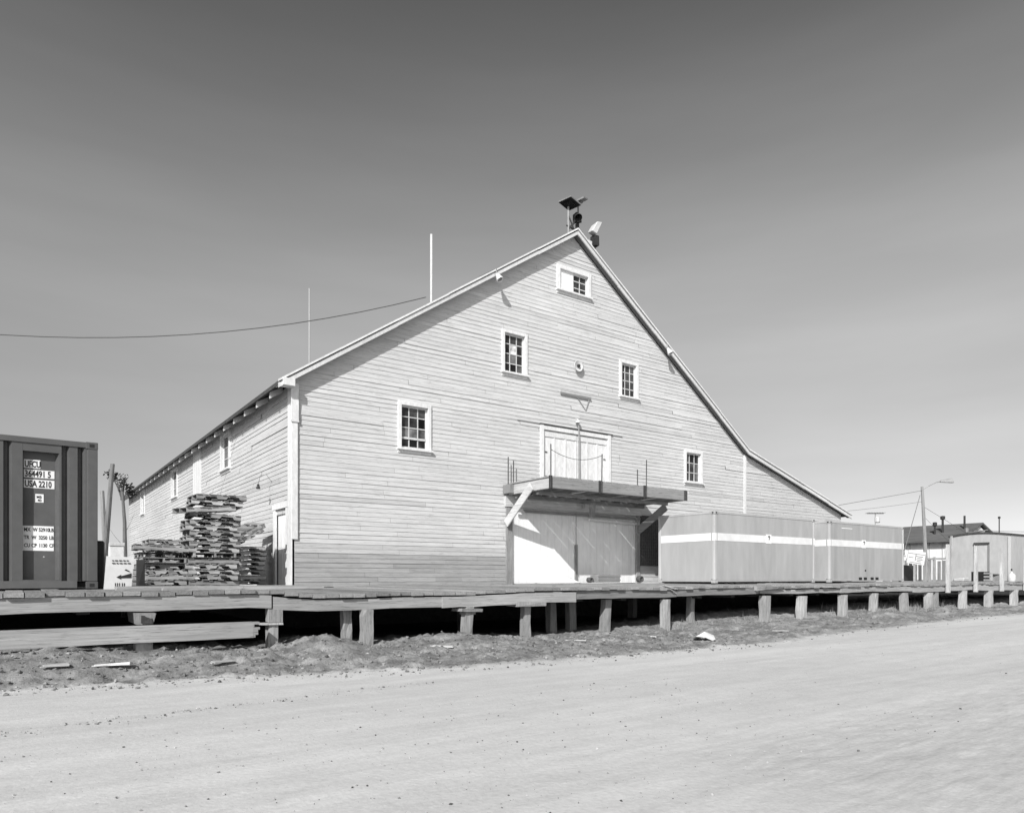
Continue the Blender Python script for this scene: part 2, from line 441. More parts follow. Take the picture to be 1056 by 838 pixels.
# rake fascia: two stepped boards
def fascia(pts,v0,v1,zo,hh,tone,name='rake_board',m='trim',segl=None):
    mb=MB()
    for (u0,z0),(u1,z1) in zip(pts,pts[1:]):
        n=max(1,int(abs(u1-u0)/1.6))
        for i in range(n):
            a=u0+(u1-u0)*i/n; b=u0+(u1-u0)*(i+1)/n; za=z0+(z1-z0)*i/n+zo; zb=z0+(z1-z0)*(i+1)/n+zo
            jt=random.gauss(0,.008)
            mb.hexa([(a,v0,za+jt),(b,v0,zb+jt),(b,v1,zb+jt),(a,v1,za+jt),(a,v0,za+hh+jt),(b,v0,zb+hh+jt),(b,v1,zb+hh+jt),(a,v1,za+hh+jt)],tone*random.uniform(.93,1.03))
    return mb.build(name,M[m],wh)
rakeL=[(5.40,ZL-.46*sl),(UR,ZR)]; rakeR=[(UR+.01,ZR),(UB,ZB)]; rakeE=[(UB+.01,ZB),(32.5,ZB-.285*(32.5-UB))]
for r_ in (rakeL,rakeR,rakeE):
    fascia(r_,17.72,17.765,-.035,.125,.88)
    fascia(r_,17.69,17.76,.125,.055,1.0,'drip_edge')
    # soffit
mb=MB()
for (a,b) in (rakeL,rakeR,rakeE):
    for v0,v1 in ((17.77,17.96),):
        mb.hexa([(a[0],v0,a[1]+.01),(b[0],v0,b[1]+.01),(b[0],v1,b[1]+.01),(a[0],v1,a[1]+.01),(a[0],v0,a[1]+.03),(b[0],v0,b[1]+.03),(b[0],v1,b[1]+.03),(a[0],v1,a[1]+.03)],.5)
mb.build('soffit',M['wood_x'],wh)
# corner boards
mb=MB()
mb.box(5.80,5.96,17.93,17.965,2.28,6.32,1); mb.box(5.795,5.83,17.966,18.26,1.06,6.25,1)
mb.box(5.77,5.99,17.90,17.929,5.30,5.35,.9); mb.box(5.78,5.98,17.908,17.929,5.35,6.30,.97)
mb.build('corner_board',M['trim'],wh,bevel=.006)
mb=MB(); mb.box(24.52,24.66,17.93,17.965,1.1,6.34,1.0); mb.build('corner_board',M['trim'],wh)
# eave return block at the corner
mb=MB(); mb.box(5.5,5.80,17.66,17.95,6.16,6.34,1); mb.build('eave_block',M['trim'],wh)

def window(mp,a0,a1,z0,z1,cols,rows,cs=.105,boarded=0,white=None,rail=False,proud=.06):
    mb=MB()
    wbox(mb,mp,a0-cs,a0,-.02,proud,z0-.0,z1+cs,1); wbox(mb,mp,a1,a1+cs,-.02,proud,z0-.0,z1+cs,1); wbox(mb,mp,a0,a1,-.02,proud,z1,z1+cs,1)
    # reveals
    wbox(mb,mp,a0-.02,a0,-.11,-.02,z0,z1,.95); wbox(mb,mp,a1,a1+.02,-.11,-.02,z0,z1,1); wbox(mb,mp,a0,a1,-.11,-.02,z1,z1+.02,.8)
    w=mb.build('window',M['trim'],wh,bevel=.004)
    mb=MB(); wbox(mb,mp,a0-cs-.03,a1+cs+.03,-.11,proud+.06,z0-.055,z0,1); wbox(mb,mp,a0-cs,a1+cs,-.02,proud-.02,z0-.14,z0-.058,.93)
    mb.build('sill',M['trim'],w)
    ga0=a0+boarded
    if boarded:
        mb=MB(); wbox(mb,mp,a0+.005,a0+boarded,-.05,-.02,z0+.005,z1-.005,1.0); mb.build('board',M['door'],w)
    mb=MB(); st=.04
    wbox(mb,mp,ga0,ga0+st,-.085,-.05,z0,z1,.9); wbox(mb,mp,a1-st,a1,-.085,-.05,z0,z1,.9); wbox(mb,mp,ga0+st,a1-st,-.085,-.05,z0,z0+st+.02,.9); wbox(mb,mp,ga0+st,a1-st,-.085,-.05,z1-st,z1,.9)
    for i in range(1,cols):
        a=ga0+(a1-ga0)*i/cols; wbox(mb,mp,a-.014,a+.014,-.082,-.056,z0+st+.02,z1-st,.8)
    for j in range(1,rows):
        z=z0+(z1-z0)*j/rows; h=.03 if (rail and j==rail) else .013
        wbox(mb,mp,ga0+st,a1-st,-.08,-.054+(.02 if h>.02 else 0),z-h,z+h,.8)
    mb.build('sash',M['trim'],w)
    mb=MB()
    for i in range(cols):
        for j in range(rows):
            x0=ga0+(a1-ga0)*i/cols; x1=ga0+(a1-ga0)*(i+1)/cols; y0=z0+(z1-z0)*j/rows; y1=z0+(z1-z0)*(j+1)/rows
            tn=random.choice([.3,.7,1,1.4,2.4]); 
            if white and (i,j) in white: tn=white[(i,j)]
            dd=random.uniform(-.004,.004)
            mb.poly([mp(x0,-.072+dd,y0),mp(x1,-.072-dd,y0),mp(x1,-.072-dd,y1),mp(x0,-.072+dd,y1)],tn)
    mb.build('pane',M['glass'],w)
    return w
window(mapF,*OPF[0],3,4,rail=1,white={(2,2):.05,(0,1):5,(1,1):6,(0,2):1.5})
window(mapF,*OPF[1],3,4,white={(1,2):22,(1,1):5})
window(mapF,*OPF[2],2,3,cs=.13,boarded=.62)
window(mapF,*OPF[3],3,4)
window(mapF,*OPF[4],3,3)
window(mapL,*OPL[0],2,3,cs=.10); window(mapL,*OPL[1],2,3,cs=.08); window(mapL,*OPL[2],2,3,cs=.08)
# small hatch far along the side wall
mb=MB(); wbox(mb,mapL,40.6,41.6,.02,.06,2.4,3.3,1.15); mb.build('hatch',M['trim'],wh)
# tall loft door on side wall
mb=MB(); wbox(mb,mapL,28.9,30.25,0,.05,3.3,6.28,.8)
for a in (29.25,29.6,29.95): wbox(mb,mapL,a-.004,a+.004,.05,.053,3.35,6.1,.4)
mb.build('loft_door',M['door'],wh)
# side door by the corner
for q in ((18.30,18.46,0,.06,1.06,3.14),(19.36,19.55,0,.06,1.06,3.14),(18.28,19.57,0,.075,3.141,3.28)):
    mb=MB(); wbox(mb,mapL,*q); mb.build('door_casing',M['trim'],wh)
mb=MB(); wbox(mb,mapL,18.461,19.359,-.06,-.03,1.06,3.14,.97)
for (z0,z1) in ((1.25,1.95),(2.1,2.9)):
    for (a0,a1) in ((18.55,18.88),(18.95,19.28)): wbox(mb,mapL,a0,a1,-.03,-.022,z0,z1,.9)
dd=mb.build('door',M['door'],wh)
mb=MB(); wbox(mb,mapL,18.54,18.60,-.021,.03,1.95,2.05); mb.build('handle',M['darkmetal'],dd)
# gooseneck lamp near side door
mb=MB()
pts=[(UL-.03,19.75,3.95),(UL-.18,19.75,4.15),(UL-.36,19.7,4.1),(UL-.42,19.68,3.85)]
mb.tube(pts,.005,6,2.5); g=mb.build('gooseneck_lamp',M['darkmetal'],wh)
mb=MB(); mb.lathe((UL-.42,19.68,3.86),(0,0,-1),[(0,.03),(.06,.04),(.12,.06),(.13,.05)],12); mb.build('lamp_shade',M['darkmetal'],g)

# upper loft doors
mb=MB()
wbox(mb,mapF,13.92,14.05,-.02,.06,3.9,6.28); wbox(mb,mapF,16.9,17.03,-.02,.06,3.9,6.28); wbox(mb,mapF,14.05,16.9,-.02,.05,6.13,6.26)
fr_=mb.build('door_frame',M['trim'],wh)
mb=MB(); wbox(mb,mapF,13.88,17.1,.01,.085,6.285,6.31,.35); wbox(mb,mapF,13.0,13.879,.01,.04,6.29,6.305,.7); wbox(mb,mapF,17.101,17.6,.01,.04,6.29,6.305,.7); mb.build('door_track',M['wood_x'],wh)
for (a0,a1) in ((14.06,15.50),(15.53,16.89)):
    mb=MB(); wbox(mb,mapF,a0,a1,-.07,-.03,3.92,6.12,1)
    n=3
    for i in range(n+1):
        a=a0+(a1-a0)*i/n; wbox(mb,mapF,max(a-.035,a0),min(a+.035,a1),-.03,-.012,3.92,6.12,.97)
    wbox(mb,mapF,a0,a1,-.012,.0,5.92,6.10,.95)
    dr=mb.build('loft_door',M['trim'],wh)
    mb=MB()
    pass
    for zz in (4.6,5.4):
        aa=a0+.12 if a0<15 else a1-.12
        mb=MB(); wbox(mb,mapF,aa-.05,aa+.05,-.011,.002,zz,zz+.03); mb.build('hinge',M['rust'],dr)
mb=MB(); mb.tube([mapF(15.53,.09,4.0),mapF(15.52,.09,6.2),mapF(15.50,.09,6.45)],.022,6,1); mb.build('door_post',M['metal'],wh)
mb=MB(); mb.lathe(mapF(15.45,.12,6.62),(0,0,-1),[(0,.02),(.03,.06),(.12,.09),(.13,.05)],12); mb.tube([mapF(15.45,.0,6.66),mapF(15.45,.12,6.62)],.02,6); mb.build('entry_lamp',M['whitemetal'],wh)

# loading doors below the canopy
for q in ((12.55,12.78,-.02,.07,1.06,3.52,.85),(18.30,18.46,-.02,.07,1.06,3.51,1.0)):
    mb=MB(); wbox(mb,mapF,*q); mb.build('door_casing',M['wood_z'],wh)
mb=MB(); wbox(mb,mapF,12.5,18.5,-.02,.10,3.52,3.86,1.9); mb.build('door_header',M['wood_x'],wh)
mb=MB(); wbox(mb,mapF,12.9,18.4,.101,.15,3.36,3.46,.8); mb.build('door_track',M['wood_x'],wh)
mb=MB(); mb.tube([mapF(15.9,.17,3.28),mapF(18.15,.17,3.22)],.05,8,1); mb.build('roller_tube',M['whitemetal'],wh)
for k,(a0,a1) in enumerate(((12.79,15.46),(15.50,18.29))):
    mb=MB(); wbox(mb,mapF,a0,a1,-.07,-.03,1.10,3.5,1)
    n=9
    for i in range(1,n):
        a=a0+(a1-a0)*i/n; wbox(mb,mapF,a-.003,a+.003,-.030,-.0275,1.12,3.45,.72)
    wbox(mb,mapF,a0,a0+.10,-.0295,-.01,1.10,3.5,.96); wbox(mb,mapF,a1-.10,a1,-.0295,-.01,1.10,3.5,.96)
    ld=mb.build('loading_door',M['door'],wh)
mb=MB(); wbox(mb,mapF,15.40,15.50,.0,.05,1.1,2.4,.7); mb.build('door_post',M['wood_z'],wh)
mb=MB(); wbox(mb,mapF,12.80,15.6,.02,.10,1.06,1.09,.15); mb.build('threshold',M['dark_wood'],wh)
# dark mesh panel right of the loading door
mb=MB(); wbox(mb,mapF,18.50,19.42,.03,.06,1.72,3.55,1)
for i in range(1,9): wbox(mb,mapF,18.5+.92*i/9-.006,18.5+.92*i/9+.006,.06,.068,1.72,3.55,1.9)
for i in range(1,16): wbox(mb,mapF,18.5,19.42,.0605,.0665,1.72+1.83*i/16-.006,1.72+1.83*i/16+.006,1.7)
mb.build('mesh_panel',M['darkpanel'],wh)

# bracket board and disc lamp on the gable
mb=MB(); wbox(mb,mapF,14.75,16.1,.036,.07,7.38,7.42,.9); wbox(mb,mapF,14.75,16.1,.02,.045,7.45,7.54,1.7)
mb.bar(mapF(15.5,.05,7.36),mapF(15.85,.05,7.0),.02,.02,1.1); mb.bar(mapF(16.0,.05,7.36),mapF(15.86,.05,7.0),.02,.02,1.1)
mb.build('wall_bracket',M['wood_x'],wh)
mb=MB(); mb.lathe(mapF(15.47,.04,8.42),(0,-1,0),[(0,.06),(.03,.10),(.09,.19),(.11,.195),(.10,.17),(.05,.08),(.04,.0)],20); g=mb.build('reflector_lamp',M['whitemetal'],wh,smooth=True)
mb=MB(); mb.lathe(mapF(15.47,.08,8.42),(0,-1,0),[(0,.03),(.04,.06),(.09,.05),(.12,.0)],12); mb.build('bulb',M['darkmetal'],g)
# small lamps beneath the rakes
for (a,z) in ((12.0,10.55),(19.62,9.72)):
    mb=MB(); mb.tube([mapF(a,.30,z+.18),mapF(a,.34,z)],.02,6,.8); g=mb.build('rake_lamp',M['metal'],wh)
    mb=MB(); mb.lathe(mapF(a,.34,z+.02),(.25,-.5,-1),[(0,.04),(.08,.07),(.2,.11),(.24,.11),(.22,.08)],12); mb.build('lamp_shade',M['whitemetal'],g)

# ---------------- canopy (part of the warehouse)
cz0,cz1=3.88,4.2
cp=thing('canopy',None,None); cp.parent=wh; cp.location=Vector((15.5,16.9,cz0))-wh.location
def cb(name,mbx,m='wood_x',bev=.01): return mbx.build(name,M[m],cp,bevel=bev)
mb=MB(); mb.box(12.60,18.45,15.78,15.86,cz0,cz1,.95,j=.004); cb('front_beam',mb)
mb=MB(); mb.box(12.60,12.68,15.862,17.94,cz0,cz1,1.45); cb('side_beam',mb,'wood_y')  # raised tone paints in the sunlight on this left beam
mb=MB(); mb.box(18.37,18.45,15.862,17.94,cz0,cz1,.9); cb('side_beam',mb,'wood_y')
mb=MB()
for i in range(1,9):
    u=12.66+i*.645; mb.box(u-.03,u+.03,15.865,17.9,cz0+.03,cz0+.2,.8)
cb('joists',mb,'wood_y',0)
mb=MB(); u=12.56
while u<18.42:
    w=random.choice([.17,.2,.2,.24]); mb.box(u,min(u+w,18.5),15.80,17.93,cz1+.002,cz1+.035,random.uniform(.8,1.15)); u+=w+random.choice([.012,.03,.047,.05,.056])
cb('deck_planks',mb,'wood_y',0)
mb=MB(); mb.box(12.7,18.35,16.5,16.6,cz0-.10,cz0-.004,.9); mb.box(12.7,18.35,17.6,17.7,cz0-.12,cz0-.004,.8); cb('purlins',mb)
for u,s_ in ((12.57,1.7),(18.49,.9)):
    mb=MB(); mb.bar((u-.035 if u<14 else u-.12,17.94,2.98),(u-.035 if u<14 else u-.12,16.62,cz0+(.14 if u<14 else -.14)),.28,.055,s_,up=(1,0,0)); 
    cb('brace',mb,'wood_y')
for u in (14.55,16.48,12.62):
    mb=MB(); mb.box(u-.09,u+.02,15.755,15.779,cz0-.03,cz1+.04,.7); cb('strap',mb,'rust',0)
mb=MB(); mb.box(18.33,18.47,15.755,15.779,cz0-.01,cz1+.02,.9); cb('strap',mb,'rust',0)
for (u,v,z1) in ((12.58,15.75,5.14),(14.55,15.74,5.05),(16.48,15.74,5.06),(12.52,17.8,5.05),(12.72,17.8,4.95),(16.25,15.9,4.75)):
    mb=MB(); mb.tube([(u,v,cz0),(u+random.uniform(-.02,.02),v,z1)],.017,6,1); cb('railing_rod',mb,'rust',0)
mb=MB(); pts=[]
for i in range(17):
    t=i/16; pts.append((12.6+t*1.95,15.75,4.98-.2*(1-(2*t-1)**2)+.02*t))
mb.tube(pts,.009,5); cb('railing_rope',mb,'wire',0)
mb=MB(); mb.box(12.42,12.598,17.6,17.95,3.9,4.18,.7); cb('bearing_block',mb,'wood_z')
mb=MB(); mb.box(15.45,15.62,17.2,17.3,3.30,cz0-.125,.9,j=.01); mb.box(15.35,15.48,17.55,17.59,3.6,cz0-.13,.9); cb('hanger',mb,'wood_z',0)

# ------------------------------------------------------------------ rooftop lamps, masts
def rooflamps():
    t=thing('rooftop_stand','dark open stand with two flat square trays at the peak of the gable','rooftop stand',(15.4,18.3,12.7))
    mb=MB(); mb.tube([(15.38,18.3,12.6),(15.38,18.3,14.02)],.035,8,1.2); mb.build('pole',M['metal'],t)
    mb=MB(); mb.tube([(15.93,18.4,12.3),(15.90,18.4,14.25)],.03,8,.6); mb.build('leg',M['rust'],t)
    mb=MB(); mb.bar((15.40,18.3,13.2),(15.88,18.38,13.7),.06,.06); mb.build('brace',M['rust'],t)
    mb=MB(); mb.bar((15.40,18.3,13.62),(15.75,18.3,13.05),.035,.035); mb.build('brace',M['rust'],t)
    mb=MB(); mb.bar((15.30,18.3,13.28),(15.95,18.4,13.26),.04,.04); mb.build('crossbar',M['rust'],t)
    for (c,rz,tx,s_,tn) in (((15.36,18.2,13.98),10,9,.52,.6),((16.0,18.55,14.36),32,-26,.62,4.5)):  # second tray's high tone paints light onto its underside
        h=s_/2; X=Matrix.Translation(c)@Matrix.Rotation(R(tx),4,'Y')@Matrix.Rotation(R(rz),4,'Z')
        m_=MB(); m_.box(-h,h,-h,h,0,.03,tn); m_.box(-h*.5,h*.5,-h*.5,h*.5,-.05,-.002,tn); m_.xform(X); o=m_.build('tray',M['darkmetal'],t)
        m_=MB()
        for q in ((-h-.02,h+.02,-h-.02,-h-.001),(-h-.02,h+.02,h+.001,h+.02),(-h-.02,-h-.001,-h,h),(h+.001,h+.02,-h,h)): m_.box(*q,.005,.05,1)
        m_.xform(X); m_.build('rim',M['metal'],o)
    mb=MB(); mb.lathe((15.72,18.25,13.75),(-.3,-.6,-.7),[(0,.04),(.15,.07),(.28,.14),(.3,.13)],12); mb.build('lamp_shade',M['darkmetal'],t)
    mb=MB(); mb.box(15.68,15.88,18.2,18.4,13.5,13.8,1,j=.03); mb.bar((15.75,18.3,13.45),(15.80,18.3,12.7),.07,.07); mb.build('motor_box',M['darkmetal'],t)
    mb=MB(); mb.lathe((15.85,18.3,12.95),(.2,-.2,1),[(0,.12),(.12,.14),(.25,.08),(.27,0)],10); mb.build('siren',M['rust'],t)
    mb=MB(); mb.box(16.0,16.25,18.1,18.4,12.45,12.95,1.0,j=.03); mb.build('mounting_box',M['whitemetal'],t)
rooflamps()
t=thing('horn_loudspeaker','white horn loudspeaker on the right slope just below the roof peak','loudspeaker',(16.4,18.2,12.3))
mb=MB(); mb.hexa([(16.2,18.0,13.24),(16.42,18.0,13.18),(16.5,18.3,13.22),(16.25,18.3,13.30),(16.4,17.95,13.60),(16.64,17.95,13.64),(16.66,18.3,13.62),(16.42,18.3,13.58)],1.0); mb.build('horn',M['whitemetal'],t,bevel=.02)
mb=MB(); mb.box(16.38,16.56,18.05,18.3,12.82,13.18,1.0,j=.02); mb.tube([(16.47,18.18,11.9),(16.47,18.18,12.84)],.035,8,2); mb.build('bracket',M['darkmetal'],t)
mb=MB(); mb.tube([(10.74,19.5,9.6),(10.74,19.5,12.15)],.042,8,1.0); tag(mb.build('roof_mast',M['whitemetal']),'thick white mast standing on the left roof slope near the middle','mast')
mb=MB(); mb.tube([(7.68,22,7.5),(7.68,22,10.55)],.02,8,.75); tag(mb.build('roof_mast',M['whitemetal']),'thin pale mast standing near the left eave of the roof','mast')

GS=1.067
def enlarge(t):      # the whole group of things at the warehouse, at its true size and distance behind the dock
    t.scale=(GS,)*3; l=t.location; t.location=(l.x*GS,l.y*GS,1.3+(l.z-1.3)*GS)
for o in list(col.objects):
    if o.parent is None and o.get('kind') is None: enlarge(o)
# ------------------------------------------------------------------ dock
dk=thing('dock','long raised weathered timber loading dock on short posts running along the road','dock',(10,11.6,0))
def dz(u):
    return -.05*sm(3.2,4.2,u)*(1-sm(8.0,9.6,u))+.015*math.sin(u*.9)+.01*math.sin(u*2.3+1)-.02*sm(9,22,u)*(1-sm(24,30,u))
mb=MB(); u=-14.
rr=random.Random(3)
while u<64:
    w=.235 if u<36 else .5
    v0=11.56+rr.uniform(-.035,.03)
    if 15.9<u<17.6: v0+=rr.uniform(0,.12)
    if 5.7<u<8.3: v0+=rr.uniform(0,.05)
    v1=53 if u<6.1 else (19.15 if u<34.2 else 27)
    z1=1.08+dz(u)+rr.uniform(-.008,.012); tn=rr.uniform(.7,1.15)*(.85 if u<6 else 1.0)
    dxx=rr.uniform(-.006,.006)
    for (a,b) in ((v0,13.2),(13.205,v1)) if True else ():
        mb.box(u+dxx+.006,u+w-.006,a,b,z1-.065,z1,tn*rr.uniform(.93,1.05))
    u+=w
mb.build('deck_planks',M['wood_y'],dk)
# face beams along the edge
BE=[(-14,-5.5,.80,1.0,1.0,11.60),(-5.48,3.42,.795,1.008,1.12,11.60),(3.45,6.72,.775,.985,1.1,11.61),(6.62,9.95,.765,.985,1.25,11.575),(9.97,13.2,.83,1.01,.72,11.60),(13.22,16.5,.845,1.01,.75,11.60),(16.6,20.6,.855,.985,1.1,11.63),(20.63,25.2,.84,1.0,1.15,11.60),(25.23,30,.80,1.01,1.25,11.60),(30.03,40,.78,1.01,1.2,11.60),(40.03,62,.78,1.01,1.2,11.60)]
for (u0,u1,z0,z1,tn,v0) in BE:
    mb=MB(); n=max(2,int((u1-u0)/.35)); 
    prev=None
    ra=[]
    for i in range(n+1):
        u=u0+(u1-u0)*i/n; d_=dz(u) if z1<1.0 or True else 0
        jj=lambda s:random.gauss(0,s)
        ra.append([(u,v0+jj(.002),z0+d_*.7+jj(.005)),(u,v0+.16,z0+d_*.7),(u,v0+.16,z1+d_),(u,v0+jj(.002),z1+d_+jj(.003))])
    for A,B in zip(ra,ra[1:]):
        for k in range(4):
            k2=(k+1)%4; mb.poly([A[k2],A[k],B[k],B[k2]],tn)
    mb.poly(ra[0],tn); mb.poly(ra[-1][::-1],tn)
    mb.build('face_beam',M['wood_x'],dk)
PX=[(-3.2,.24,0,1),(1.56,.22,-.02,.0),(3.46,.22,0,1),(4.82,.22,.25,1),(5.08,.25,-.05,1),(7.23,.24,0,1),(8.75,.22,.15,1),(11.15,.24,.25,.8),(12.86,.24,0,1.1),(14.26,.2,.4,.7),(16.87,.3,0,1.2),(18.64,.3,0,1.15),(20.83,.28,0,1.1),(22.7,.28,0,1.1),(24.69,.28,0,1.1),(26.5,.3,0,1.1),(27.1,.34,.1,1),(29.25,.3,0,1.15),(31.62,.32,0,1.15),(34.14,.32,0,1.15),(37,.3,0,1.1),(40,.3,0,1.1),(44,.3,0,1.1)]
for i,(u,w,dv,tn) in enumerate(PX):
    v=11.66+dv; top=.79+dz(u)
    tn2=(tn if tn>0 else 1)*random.uniform(.72,1.05)
    h=w/2*.74
    mb=MB()
    if i==1:   # rotten stub hanging under the beam with lower block
        mb.box(u-.13,u+.12,v-.17,v+.8,.60,.785,.8,j=.02); mb.box(u-.06,u+.10,v-.178,v-.171,.62,.74,.15,j=.01); mb.box(u-.14,u+.1,v-.22,v-.02,.05,.34,1.2,j=.015)
    else:
        ln=random.uniform(-.07,.07); ln=-.09 if abs(u-11.15)<.1 else ln
        zs=[-.35,.1,.35,.6,top]; 
        if i in (2,): zs=[-.35,.3,.52]
        rings=[]
        for a in zs:
            f=(a+.35)/1.15; g_=lambda: random.gauss(0,.007)
            rings.append([(x+g_(),y+g_(),a) for x,y in [(u-h+ln*(1-f),v-h),(u-h*.2+ln*(1-f),v-h-.006),(u+h+ln*(1-f),v-h),(u+h+ln*(1-f),v+h),(u-h+ln*(1-f),v+h)]])
        for A,B in zip(rings,rings[1:]):
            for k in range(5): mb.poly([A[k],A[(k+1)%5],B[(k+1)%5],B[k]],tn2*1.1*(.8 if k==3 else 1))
        mb.poly(rings[-1],tn2)
        if i==2: mb.box(u-.09,u+.13,v-.1,v+.12,.56,top,.9,j=.012); mb.box(u-.2,u+.13,v-.13,v+.1,.525,.555,1.3,j=.006)
        if i==5: mb.box(u-.24,u+.24,v-.16,v+.2,top-.10,top-.04,.8,j=.015); mb.box(u-.1,u+.12,v-.1,v+.14,top-.16,top-.1,.7)
        if i==6: mb.box(u-.4,u+.35,v-.25,v+.12,top-.09,top-.0,1.1,j=.02)
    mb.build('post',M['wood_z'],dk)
for (u,v,tn) in ((10.0,12.5,.6),(10.75,12.7,.7),(8.3,13.6,.25),(13.5,13.4,.25)):
    mb=MB(); mb.box(u-.09,u+.09,v-.09,v+.09,-.3,.8,tn,j=.02); mb.build('post',M['wood_z'],dk)
mb=MB()
for i in range(40):
    u=-10+i*1.35; mb.box(u-.08,u+.08,11.8,17.5,.76,.99,1)
mb.build('joists',M['dark_wood'],dk)
mb=MB()   # splintered broken plank edge
for i in range(14):
    u=16.3+i*.09; mb.hexa([(u,11.52,.93+.006*i),(u+.085,11.52,.935+.006*i),(u+.085,11.60,.95),(u,11.60,.95),(u,11.50,1.04),(u+.085,11.50,1.04),(u+.085,11.6,1.045),(u,11.6,1.045)],random.uniform(.8,1.3))
mb.build('splintered_edge',M['wood_x'],dk)
for u in (27.65,30.0,32.45,34.9,38.2,42.0):
    mb=MB(); l=random.uniform(-.02,.02); mb.hexa([(u-.06,11.44,.74),(u+.06,11.44,.74),(u+.06,11.56,.74),(u-.06,11.56,.74),(u-.05+l,11.45,2.5),(u+.05+l,11.45,2.5),(u+.05+l,11.55,2.5),(u-.05+l,11.55,2.5)],1.45)
    mb.build('rail_post',M['wood_z'],dk)

# loose timber resting against the bank at left
mb=MB(); n=24; u0,u1=-9.,3.05; ra=[]
for i in range(n+1):
    u=u0+(u1-u0)*i/n; ra.append([(u,11.3+random.gauss(0,.003),.355+random.gauss(0,.003)),(u,11.42,.355),(u,11.42,.60),(u,11.3+random.gauss(0,.003),.60+random.gauss(0,.003))])
for A,B in zip(ra,ra[1:]):
    for k in range(4): mb.poly([A[(k+1)%4],A[k],B[k],B[(k+1)%4]],1.1)
mb.poly(ra[0],1)
for k in range(6):
    z=.355+.245*k/6; e=random.uniform(.01,.14); mb.box(3.05,3.05+e,11.30,11.42,z,z+.038,1.0)
tag(mb.build('timber_beam',M['wood_x']),'long grey squared timber with a broken end lying below the dock edge','timber')

# ------------------------------------------------------------------ text helper
def text_mesh(body,size,name,m,parent,pos,xs=1.0,rotz=0.0,bold=0.0,tilt=0.0):
    cu=bpy.data.curves.new(name,'FONT'); cu.body=body; cu.size=size; cu.offset=bold; cu.resolution_u=3
    o=bpy.data.objects.new('tmp_text',cu); col.objects.link(o)
    dg=bpy.context.evaluated_depsgraph_get(); dg.update()
    me=bpy.data.meshes.new_from_object(o.evaluated_get(dg)); bpy.data.objects.remove(o)
    X=Matrix.Rotation(rotz,4,'Z')@Matrix.Rotation(R(90),4,'X')@Matrix.Rotation(tilt,4,'Z')@Matrix.Diagonal((xs,1,1,1))
    me.transform(X); me.materials.clear(); me.materials.append(m)
    at=me.attributes.new('tone','FLOAT','FACE'); at.data.foreach_set('value',[1.0]*len(me.polygons))
    me.name=name
    ob=bpy.data.objects.new(name,me); col.objects.link(ob)
    off=Vector((0,0,0)); q=parent
    while q is not None: off+=q.location; q=q.parent
    ob.location=Vector(pos)-off; ob.parent=parent
    return ob

# ------------------------------------------------------------------ dark container at left
c1=thing('shipping_container','dark ribbed shipping container with white number plates on the dock at far left','container',(-1.9,13.85,1.1))
X0,X1,Y0,Y1,Z0,Z1=-4.91,1.15,13.85,16.29,1.11,3.60
for x in (X0,X1-.15):
    for y in (Y0,Y1-.15):
        mb=MB(); mb.box(x,x+.15,y,y+.15,Z0+.12,Z1-.12); mb.build('corner_post',M['container_dark'],c1,bevel=.008)
mb=MB(); mb.box(X0+.16,X1-.16,Y0+.005,Y0+.08,Z1-.10,Z1-.01); mb.box(X0+.16,X1-.16,Y1-.08,Y1-.005,Z1-.10,Z1-.01); mb.box(X1-.08,X1-.005,Y0+.16,Y1-.16,Z1-.10,Z1-.01); mb.build('top_rails',M['container_dark'],c1)
mb=MB(); mb.box(X0+.16,X1-.30,Y0+.005,Y0+.10,Z0+.01,Z0+.13,1.15); mb.box(X0+.16,X1-.16,Y1-.1,Y1-.005,Z0+.01,Z0+.13); mb.build('bottom_rails',M['container_dark'],c1)
for x in (X0-.005,X1-.173):
    for y in (Y0-.005,Y1-.173):
        for z in (Z0,Z1-.12):
            mb=MB(); mb.box(x,x+.178,y,y+.178,z,z+.118,.95); cc=mb.build('corner_casting',M['container_dark'],c1,bevel=.006)
            if x>0 and y<14:
                mb=MB(); mb.box(X1-.12,X1-.05,Y0-.0095,Y0-.0065,z+.03,z+.085); mb.build('casting_hole',M['black'],cc)
# panel: wide flats and narrow deep corrugations; recessed panel carries plates
mb=MB()
prof=[]      # (x, depth)
fl,dp=.025,.12
def groove(x,w=.035,s=.06): 
    return [(x-.002,fl),(x,dp),(x+w,dp),(x+w+s,fl)]
xs_=[-4.7]
P=[(X0+.15,fl)]
x=-4.6
while x<-.7: P+=groove(x,.10,.06); x+=.42
P+=[(-.40,fl),(-.395,dp),(-.33,dp),(-.28,fl)]
P+=groove(-.155,.05,.06)
P+=[(.098,fl),(.10,dp+.02),(.545,dp+.02),(.60,fl)]
P+=groove(.632,.06,.05); P+=groove(.86,.05,.05); P+=[(X1-.15,fl)]
for (xa,da),(xb,db) in zip(P,P[1:]):
    mb.poly([(xa,Y0+da,Z0+.13),(xb,Y0+db,Z0+.13),(xb,Y0+db,Z1-.10),(xa,Y0+da,Z1-.10)],1)
